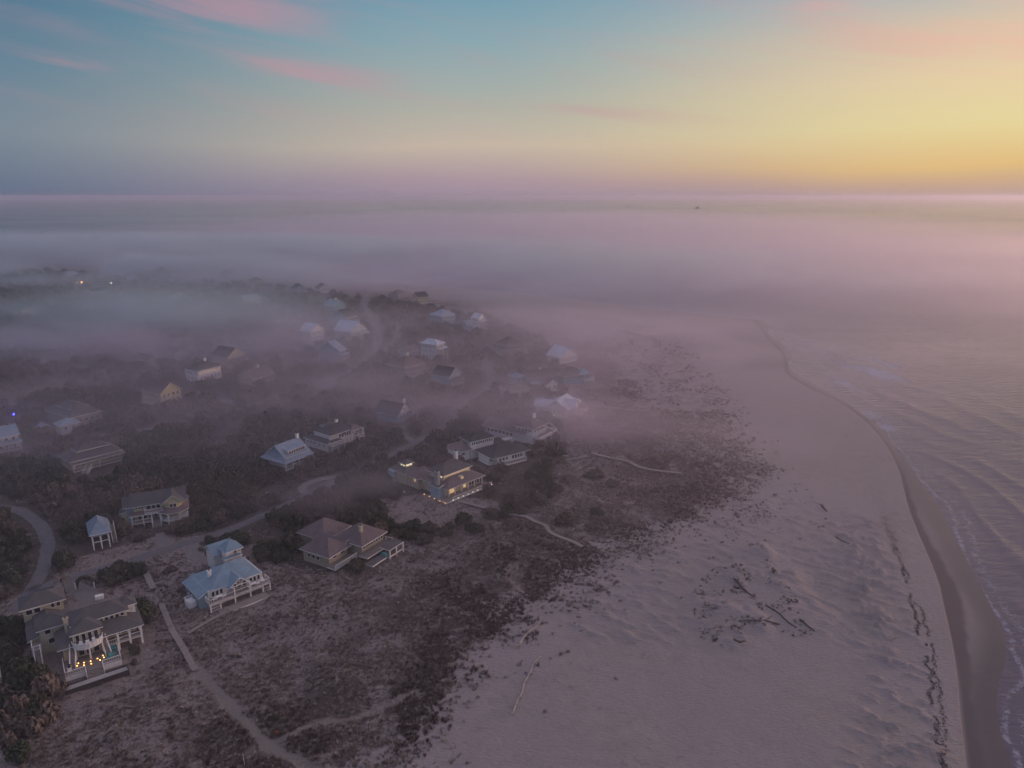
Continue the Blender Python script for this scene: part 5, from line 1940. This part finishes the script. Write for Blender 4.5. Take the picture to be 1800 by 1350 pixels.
    # hedge arch with gate posts
    px, py = at(152, 1034)
    t = empty('hedge_arch', (px, py, 3.0), RAD(5), label='dark clipped hedge arch over the paved path behind the lit-deck house', cat='hedge arch')
    rng = np.random.default_rng(4)
    th = rng.uniform(0, math.pi, 1500)
    d = rng.normal(0, 1, (1500, 3)); d /= np.linalg.norm(d, axis=1)[:, None]
    c = np.stack([2.3 * np.cos(th), np.zeros(1500), .6 + 2.6 * np.sin(th)], 1) + d * .5
    v = leaf_quads(rng, c, d, .14)
    o = bpy.data.objects.new('hedge', mesh_np('hedge', v, [np.arange(len(v)).reshape(-1, 4)], EVER)); COL.objects.link(o); o.parent = t
    for g in (-2.3, 2.3):
        b = MB(); b.box(g - .12, -.7, -.5, g + .12, -.46, 2.0); b.build('post', M['white'], t)


# ------------------------------------------------------------------ roads, walks, wrack, logs
def strip(name, line, w, mat, lift, jag=.25, step=1.6, label=None, cat=None):
    line = resample(line, step)
    v, f = [], []
    rn = random.Random(len(line))
    cols = 4
    for i, p in enumerate(line):
        a, b = Vector(line[max(i - 1, 0)]), Vector(line[min(i + 1, len(line) - 1)])
        d = (b - a).normalized()
        s = Vector((-d.y, d.x))
        wl, wr = w / 2 + rn.uniform(-jag, jag), w / 2 + rn.uniform(-jag, jag)
        for c in range(cols + 1):
            t = c / cols
            q = Vector(p) + s * (-wl + (wl + wr) * t)
            v.append((q.x, q.y))
    v = np.array(v)
    z = land_z(v[:, 0], v[:, 1]) + lift
    for i in range(len(line) - 1):
        for c in range(cols):
            a = i * (cols + 1) + c
            f.append((a, a + cols + 1, a + cols + 2, a + 1))
    me = mesh_np(name, np.column_stack([v, z]), [np.array(f)[:, ::-1]], mat, True)
    o = bpy.data.objects.new(name, me)
    COL.objects.link(o)
    tag(o, label, cat, None, 'structure')
    return o


def resample(line, step):
    out = [tuple(line[0])]
    acc = 0
    for (x0, y0), (x1, y1) in zip(line[:-1], line[1:]):
        L = math.hypot(x1 - x0, y1 - y0)
        d = step - acc
        while d < L:
            out.append((x0 + (x1 - x0) * d / L, y0 + (y1 - y0) * d / L))
            d += step
        acc = (acc + L) % step
    out.append(tuple(line[-1]))
    return out


def boardwalk(label, line, w=1.5, lift=.5, rails=False, mat='boards'):
    line = resample(line, 2.2)
    zs = land_z(np.array([p[0] for p in line]), np.array([p[1] for p in line]))
    zs = np.convolve(np.pad(zs, 2, 'edge'), np.ones(5) / 5, 'valid') + lift
    cx, cy_ = line[0]
    t = empty('boardwalk', (cx, cy_, float(zs[0])), 0, label=label, cat='boardwalk')
    rn = random.Random(int(cx))
    d_, p_, r_ = MB(), [], MB()
    for i in range(len(line) - 1):
        a, b = Vector((*line[i], zs[i])), Vector((*line[i + 1], zs[i + 1]))
        L = (b - a).length
        dr = (b - a).normalized()
        s = Vector((-dr.y, dr.x, 0)).normalized() * w / 2
        n = max(1, int(L / .3))
        for k in range(n):
            p0, p1 = a + dr * (L * k / n + .015), a + dr * (L * (k + 1) / n - .015)
            e = rn.uniform(-.04, .04)
            q = [p0 - s * (1 + e), p1 - s * (1 + e), p1 + s * (1 - e), p0 + s * (1 - e)]
            o_ = Vector((cx, cy_, zs[0]))
            d_.hexa([tuple(v - o_ - Vector((0, 0, .06))) for v in q][::-1], [tuple(v - o_) for v in q][::-1])
        o_ = Vector((cx, cy_, zs[0]))
        for g in (-.85, .85):
            d_.bar(tuple(a + s * g - o_ - Vector((0, 0, .14))), tuple(b + s * g - o_ - Vector((0, 0, .14))), .08, .16)
        if i % 2 == 0:
            for g in (-.95, .95):
                q = a + s * g - o_
                m_ = MB(); m_.box(q.x - .07, q.y - .07, q.z - 1.6, q.x + .07, q.y + .07, q.z + (1.0 if rails else -.06)); p_.append(m_)
        if rails:
            for g in (-.95, .95):
                for hh in (1.0, .55):
                    r_.bar(tuple(a + s * g - o_ + Vector((0, 0, hh))), tuple(b + s * g - o_ + Vector((0, 0, hh))), .07, .1)
    d_.build('planking', M[mat], t)
    for m_ in p_:
        m_.build('post', M[mat], t)
    if rails:
        r_.build('railing', M[mat], t)
    return t


def log(label, line_px, r0, r1, mat='wood', root=True, lift=.15, seed=1, name='driftwood_log'):
    rn = random.Random(seed)
    P = pts(line_px, 2.8)
    z = land_z(np.array([p[0] for p in P]), np.array([p[1] for p in P]))
    O = Vector((*P[0], float(z[0])))
    t = empty(name, O, 0, label=label, cat='driftwood')
    L = [Vector((*p, float(zz) + lift)) - O for p, zz in zip(P, z)]
    fine = []
    for a, b in zip(L[:-1], L[1:]):
        for k in range(4):
            fine.append(a.lerp(b, k / 4) + Vector((rn.uniform(-.06, .06), rn.uniform(-.06, .06), rn.uniform(-.04, .06))))
    fine.append(L[-1])
    n = len(fine)
    b = MB(); b.tube(fine, [r0 + (r1 - r0) * k / (n - 1) for k in range(n)], 7); b.build('trunk', M[mat], t, True)
    if root:
        b = MB()
        for k in range(7):
            th = rn.uniform(0, 6.28)
            ll = r0 * rn.uniform(2.5, 5)
            d = (fine[0] - fine[1]).normalized() * ll * .5
            s = Vector((math.cos(th), math.sin(th), abs(math.sin(th * 2)) * .7)) * ll * .7
            b.tube([fine[0], fine[0] + d * .6 + s * .5, fine[0] + d + s], [r0 * .6, r0 * .3, r0 * .08], 5)
        b.build('root_stubs', M[mat], t)
    if n > 9:
        b = MB()
        for k in (n // 2, n * 2 // 3):
            th = rn.uniform(0, 6.28)
            b.tube([fine[k], fine[k] + Vector((math.cos(th) * .6, math.sin(th) * .6, .35)), fine[k] + Vector((math.cos(th) * 1.2, math.sin(th) * 1.1, .5))], [r1 * .7, r1 * .4, .02], 5)
        b.build('broken_branch', M[mat], t)
    return t


def lay_ground_things():
    for k, rd in ROADS.items():
        strip('road', rd, WIDTH[k], M['asphalt'], .10)
    for k, rd in DRIVES.items():
        strip('driveway', rd, DWIDTH[k], M['path'], .07)
    boardwalk('short weathered boardwalk under the round tree, leading down from the lane', pts([(251, 988), (256, 1005), (263, 1022), (270, 1035)], 3.4), 1.5, .5)
    boardwalk('long weathered boardwalk running seaward between the two nearest houses', pts([(284, 1062), (292, 1082), (303, 1108), (320, 1132), (330, 1150), (343, 1172)], 3.4), 1.3, .45)
    boardwalk('plain side boardwalk ending below the blue-roofed cottage', pts([(330, 1112), (360, 1095), (395, 1077)], 3.3), 1.1, .35)
    boardwalk('crooked boardwalk from the lamp-lit house down to the edge of the sand', pts([(805, 880), (845, 889), (890, 899), (925, 904), (940, 914), (960, 921), (965, 934), (985, 944), (1008, 952), (1024, 961)], 3.5), 1.3, .6)
    boardwalk('long pale dune walkway reaching the hummocks in front of the many-sided roofs', pts([(1040, 798), (1062, 804), (1084, 808), (1108, 810), (1122, 817), (1150, 823), (1175, 827), (1200, 829)], 3.6), 1.5, .8)
    boardwalk('pale walkway slanting down from the long mauve-roofed house', pts([(950, 782), (965, 789), (980, 798), (1000, 806)], 3.6), 1.4, .8)
    boardwalk('thin pale walkway stretching seaward from the pale metal-roofed house', pts([(1036, 712), (1050, 716), (1080, 718), (1110, 722), (1140, 723)], 3.6), 1.4, .8)
    boardwalk('faint thin walkway seaward of the teal-walled house', pts([(1032, 664), (1045, 663), (1062, 664)], 3.6), 1.4, .8)
    boardwalk('faint pale walkway crossing below the many-sided roofs', pts([(955, 812), (985, 812), (1010, 808), (1035, 803)], 3.6), 1.2, .5)
    log('bleached log with a root stump at the edge of the scrub, the larger of two', [(913, 1134), (921, 1122), (930, 1112), (942, 1104), (950, 1096)], .36, .14, seed=3)
    log('short pale branch beside the bleached root log', [(943, 1122), (938, 1129), (933, 1136)], .16, .08, seed=4)
    log('long thin crooked bleached trunk lying on open sand', [(951, 1156), (941, 1164), (935, 1175), (930, 1187), (922, 1200), (918, 1216), (913, 1228)], .13, .17, root=False, seed=5)
    log('half buried thin log with dark roots below the long crooked trunk', [(902, 1253), (905, 1244), (909, 1234), (913, 1226)], .2, .1, seed=6)
    log('dark heavy log half hidden in the heath near the bottom', [(616, 1169), (628, 1171), (642, 1173), (656, 1177)], .42, .3, 'woodd', seed=7)
    log('white thin stick on the dark heath near the bottom', [(545, 1300), (554, 1292), (562, 1286), (569, 1280)], .1, .05, root=False, seed=8)
    log('short pale branch on open sand near the scrub edge', [(1068, 1063), (1074, 1067), (1079, 1072)], .1, .06, root=False, seed=9)
    log('dark split log jutting from the sand mound', [(1296, 1030), (1304, 1038), (1314, 1046), (1326, 1053)], .42, .12, 'woodd', seed=10)
    log('long dark curved log across the sand mound', [(1346, 1068), (1358, 1074), (1370, 1081), (1382, 1092), (1400, 1102)], .22, .14, 'woodd', seed=11)
    log('thin straight beam lying level on the sand mound', [(1300, 1096), (1320, 1096), (1345, 1097), (1370, 1097)], .12, .14, 'woodd', root=False, seed=12)
    log('tangle of dark roots at the seaward end of the mound', [(1412, 1093), (1420, 1099), (1432, 1106)], .3, .14, 'woodd', seed=13)
    log('small dark stump on the open beach above the mound', [(1446, 888), (1450, 892), (1454, 895)], .42, .2, 'woodd', seed=14)
    log('dark log on the beach beside the seaweed line', [(1469, 940), (1480, 946), (1494, 952)], .32, .1, 'woodd', root=False, seed=15)
    log('forked pale branch between the mound and the seaweed line', [(1565, 1117), (1573, 1113), (1582, 1109)], .12, .07, root=False, seed=16)
    log('dark dune log at the lower rim of the mound', [(1290, 1126), (1300, 1130), (1310, 1127)], .3, .2, 'woodd', root=False, seed=17)
    # wrack: two wandering lines of seaweed
    rng = np.random.default_rng(9)
    C = []
    for line, n, wd, z0 in ((smooth(pts([(1405, 665), (1470, 712), (1505, 755), (1530, 810), (1545, 870), (1558, 905), (1570, 935), (1576, 965), (1590, 1000), (1604, 1040), (1618, 1070), (1630, 1110), (1641, 1150), (1650, 1200), (1655, 1250), (1658, 1300), (1662, 1360)], 1.6), n=6), 5200, .16, 1), (smooth(pts([(1552, 905), (1568, 945), (1582, 985), (1600, 1045), (1610, 1085), (1625, 1130), (1637, 1180), (1643, 1240), (1650, 1300), (1655, 1370)], 1.6), n=6), 3600, .2, 2)):
        L = resample(line, .1)
        i = rng.integers(0, len(L), n)
        p = np.array([L[k] for k in i])
        wob = (fbm(p[:, 1] / 2.2, p[:, 0] * 0 + z0 * 9, 93, 3) - .5) * 2.4
        up = sstep(p[:, 1], 175, 235)
        p[:, 0] += wob * (1 + up) + rng.normal(0, 1, n) * (wd + up * 2.4)
        p[:, 1] += rng.normal(0, .4, n)
        keep = fbm(p[:, 0] * .0 + p[:, 1] / 5, p[:, 1] * 0 + z0, 95, 2) > (.22 if z0 == 1 else .38)
        keep &= rng.uniform(0, 1, n) > up * .72
        C.append(p[keep])
    # strewn bits
    p = np.array([at(u, v, 2) for u, v in zip(rng.uniform(1440, 1600, 260), rng.uniform(700, 960, 260))])
    C.append(p)
    c = np.concatenate(C)
    z = land_z(c[:, 0], c[:, 1]) + .04
    cc_ = np.column_stack([c, z])
    nrm = np.tile([0, 0, 1.0], (len(cc_), 1))
    v = leaf_quads(rng, cc_, nrm * 3, .12)
    o = bpy.data.objects.new('wrack_line', mesh_np('wrack_line', v, [np.arange(len(v)).reshape(-1, 4)], M['wrack']))
    COL.objects.link(o)
    tag(o, 'dark line of dried seaweed left along the beach', None, None, 'stuff')


def far_things():
    for (u, v, L, lb) in ((1225, 366.5, 42, 'dark trawler with raised rigging, the larger of two boats on the horizon'), (1104, 362.5, 30, 'small dark boat near the horizon, left of the larger trawler')):
        x, y = at(u, v, 0)
        t = empty('fishing_boat', (x, y, 0), RAD(8), label=lb, cat='boat')
        s = L / 42
        b = MB()
        lo = [(-18, -4, -1), (14, -4, -1), (20, 0, -1), (14, 4, -1), (-18, 4, -1)]
        hi = [(-20, -5, 5), (15, -5, 5), (24, 0, 8), (15, 5, 5), (-20, 5, 5)]
        b.hexa([tuple(c * s for c in p) for p in lo], [tuple(c * s for c in p) for p in hi]); b.build('hull', M['hull'], t)
        b = MB(); b.box(-4 * s, -3.4 * s, 5 * s, 8 * s, 3.4 * s, 12 * s); b.box(0, -2.6 * s, 12 * s, 6 * s, 2.6 * s, 16 * s); b.build('wheelhouse', M['hull'], t)
        for xx, hh in ((-12, 21), (10, 24)):
            b = MB(); b.bar((xx * s, 0, 5 * s), (xx * s, 0, hh * s), 1.2 * s); b.bar((xx * s, 0, 15 * s), ((xx - 6) * s, 9 * s, 21 * s), .7 * s); b.build('mast', M['hull'], t)
    for (u, v, lb, hh) in ((1719, 409, 'dark channel buoy on the bright water at the right', 5.5), (1330, 382.5, 'tiny dark buoy right of the trawler', 5.0)):
        x, y = at(u, v, 0)
        t = empty('buoy', (x, y, 0), 0, label=lb, cat='buoy')
        b = MB(); b.tube([(0, 0, -1), (0, 0, 1.0), (0, 0, 1.4)], [2.2, 2.2, 1.0], 10); b.build('float', M['hull'], t)
        b = MB(); b.tube([(0, 0, 1.2), (0, 0, hh)], [1.0, .5], 6); b.build('cage', M['hull'], t)
    # walkers' marker posts at the point
    for (u, v, hh, lb) in ((1371, 601, 3.2, 'thin dark marker post at the water edge of the point'), (1376, 602.5, 2.2, 'shorter marker post right of the thin one at the point'), (1387, 566, 4.0, 'leaning marker post standing in the shallows off the point')):
        x, y = at(u, v, 0.3)
        t = empty('marker_post', (x, y, 0.2), 0, label=lb, cat='post')
        b = MB(); b.tube([(0, 0, -1.5), (0, 0, hh)], [.16, .13], 6); b.build('pole', M['woodd'], t)
        b = MB(); b.box(-.35, -.06, hh - .5, .35, .06, hh + .1); b.build('board', M['woodd'], t)
    # roll of orange fence net and thin stake by the track
    x, y = at(487, 1290)
    z = float(land_z(np.array([x]), np.array([y]))[0])
    t = empty('marker_cone', (x, y, z), .3, label='small orange plastic marker beside the sandy track at the bottom', cat='marker')
    b = MB(); b.tube([(0, 0, 0), (0, 0, .7), (0, 0, .75)], [.28, .07, .05], 10); b.build('cone', M['orange'], t)
    b = MB(); b.box(-.36, -.36, -.05, .36, .36, .06); b.build('base', M['orange'], t)
    x, y = at(430, 1342)
    t = empty('stake', (x, y, float(land_z(np.array([x]), np.array([y]))[0])), 0, label='thin pale leaning stake in the heath at the bottom', cat='stake')
    b = MB(); b.tube([(0, 0, -.5), (-.15, .05, 2.4)], [.05, .03], 6); b.build('rod', M['white'], t)
    for (u, v, hh, mt, r, lb) in ((145, 507, 6, 'lamp', .75, 'far orange street lamp in the fog, the brightest of a row'), (137, 507, 6, 'lamp', .42, 'far faint orange lamp left of the brightest one'), (197, 508, 6, 'lampw', .50, 'far whitish street lamp in the fog right of the orange ones'), (264, 503, 6, 'lampw', .45, 'far whitish lamp at the right end of the row in the fog'),
                                 (156, 503, 5, 'lamp', .25, 'far dim lamp just right of the brightest orange one'), (591, 541, 8, 'lampw', .35, 'lamp shining at the corner of the far teal house'), (750, 530, 6, 'lampw', .22, 'tiny lamp far off above the pink mist'), (26, 738, 2.4, 'lampb', .34, 'small blue lamp left of the broad hip-roofed house')):
        x, y = at(u, v)
        t = empty('street_lamp' if mt != 'lampb' else 'garden_lamp', (x, y, 2.9), 0, label=lb, cat='lamp')
        b = MB(); b.tube([(0, 0, -1), (0, 0, hh)], [.1, .07], 6); b.build('pole', M['woodd'], t)
        b = MB(); b.tube([(0, 0, hh), (0, 0, hh + r * .5), (0, 0, hh + r * 1.5), (0, 0, hh + 2 * r)], [r * .5, r, r, r * .4], 8); b.build('bulb', M[mt], t)
    x, y = at(175, 1052)
    t = empty('cloth_table', (x, y, 3.0), RAD(30), label='pale cloth-covered table on the paved yard behind the lit-deck house', cat='table')
    b = MB(); b.hexa([(-1, -.7, 0), (1, -.7, 0), (1, .7, 0), (-1, .7, 0)], [(-.9, -.6, .9), (.9, -.6, .9), (.9, .6, .9), (-.9, .6, .9)]); b.build('cloth', M['white'], t)
HAZE_D = 0.65e-4
GRID = (900, 620)
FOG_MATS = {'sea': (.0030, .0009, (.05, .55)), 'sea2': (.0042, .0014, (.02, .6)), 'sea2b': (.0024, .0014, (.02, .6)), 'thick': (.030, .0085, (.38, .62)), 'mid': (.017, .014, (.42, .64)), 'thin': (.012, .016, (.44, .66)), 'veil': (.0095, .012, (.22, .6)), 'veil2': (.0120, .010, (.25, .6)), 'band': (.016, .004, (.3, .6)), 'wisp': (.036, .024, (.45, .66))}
FOG = []
def F(u, v, z, ru, rv, rz, rot, k):
    x, y = at(u, v, z)
    FOG.append((x, y, z, ru, rv, rz, rot, k))
F(1020, 400, 20, 1350, 1500, 46, -4, 'sea')
F(1150, 450, 10, 1700, 640, 36, -8, 'sea2')
F(1330, 520, 9, 900, 430, 30, -14, 'sea2b')
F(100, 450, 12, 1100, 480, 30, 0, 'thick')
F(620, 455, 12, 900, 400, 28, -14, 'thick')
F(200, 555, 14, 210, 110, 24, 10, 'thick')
F(60, 600, 12, 140, 60, 16, 0, 'mid')
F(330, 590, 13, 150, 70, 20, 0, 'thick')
F(640, 585, 10, 270, 150, 15, 0, 'mid')
F(640, 700, 9, 150, 60, 12, 20, 'mid')
F(820, 700, 9, 90, 28, 10, 20, 'mid')
F(900, 740, 8, 90, 32, 9, -20, 'mid')
F(1080, 740, 6, 100, 38, 8, -20, 'mid')
F(1000, 590, 8, 300, 130, 12, -15, 'thin')
F(150, 780, 9, 140, 44, 14, 20, 'mid')
F(650, 880, 7, 70, 20, 9, 20, 'mid')

F(750, 490, 10, 620, 170, 18, 0, 'thin')
F(520, 780, 9, 300, 230, 17, 0, 'veil')
F(200, 640, 9, 330, 240, 16, 0, 'veil')
F(860, 600, 8, 380, 230, 14, -10, 'veil2')
F(905, 735, 10, 75, 26, 10, -15, 'wisp')
F(690, 690, 10, 100, 34, 11, 10, 'wisp')
F(300, 600, 12, 130, 44, 15, 8, 'wisp')
F(90, 700, 10, 80, 30, 12, 10, 'wisp')
F(660, 868, 9, 48, 15, 9, 12, 'wisp')
F(1090, 735, 7, 70, 26, 8, -20, 'wisp')
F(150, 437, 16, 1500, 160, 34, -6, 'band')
build_ground()
plant_all()
plant_grass()
lay_ground_things()
far_things()
build_haze()
build_fog()
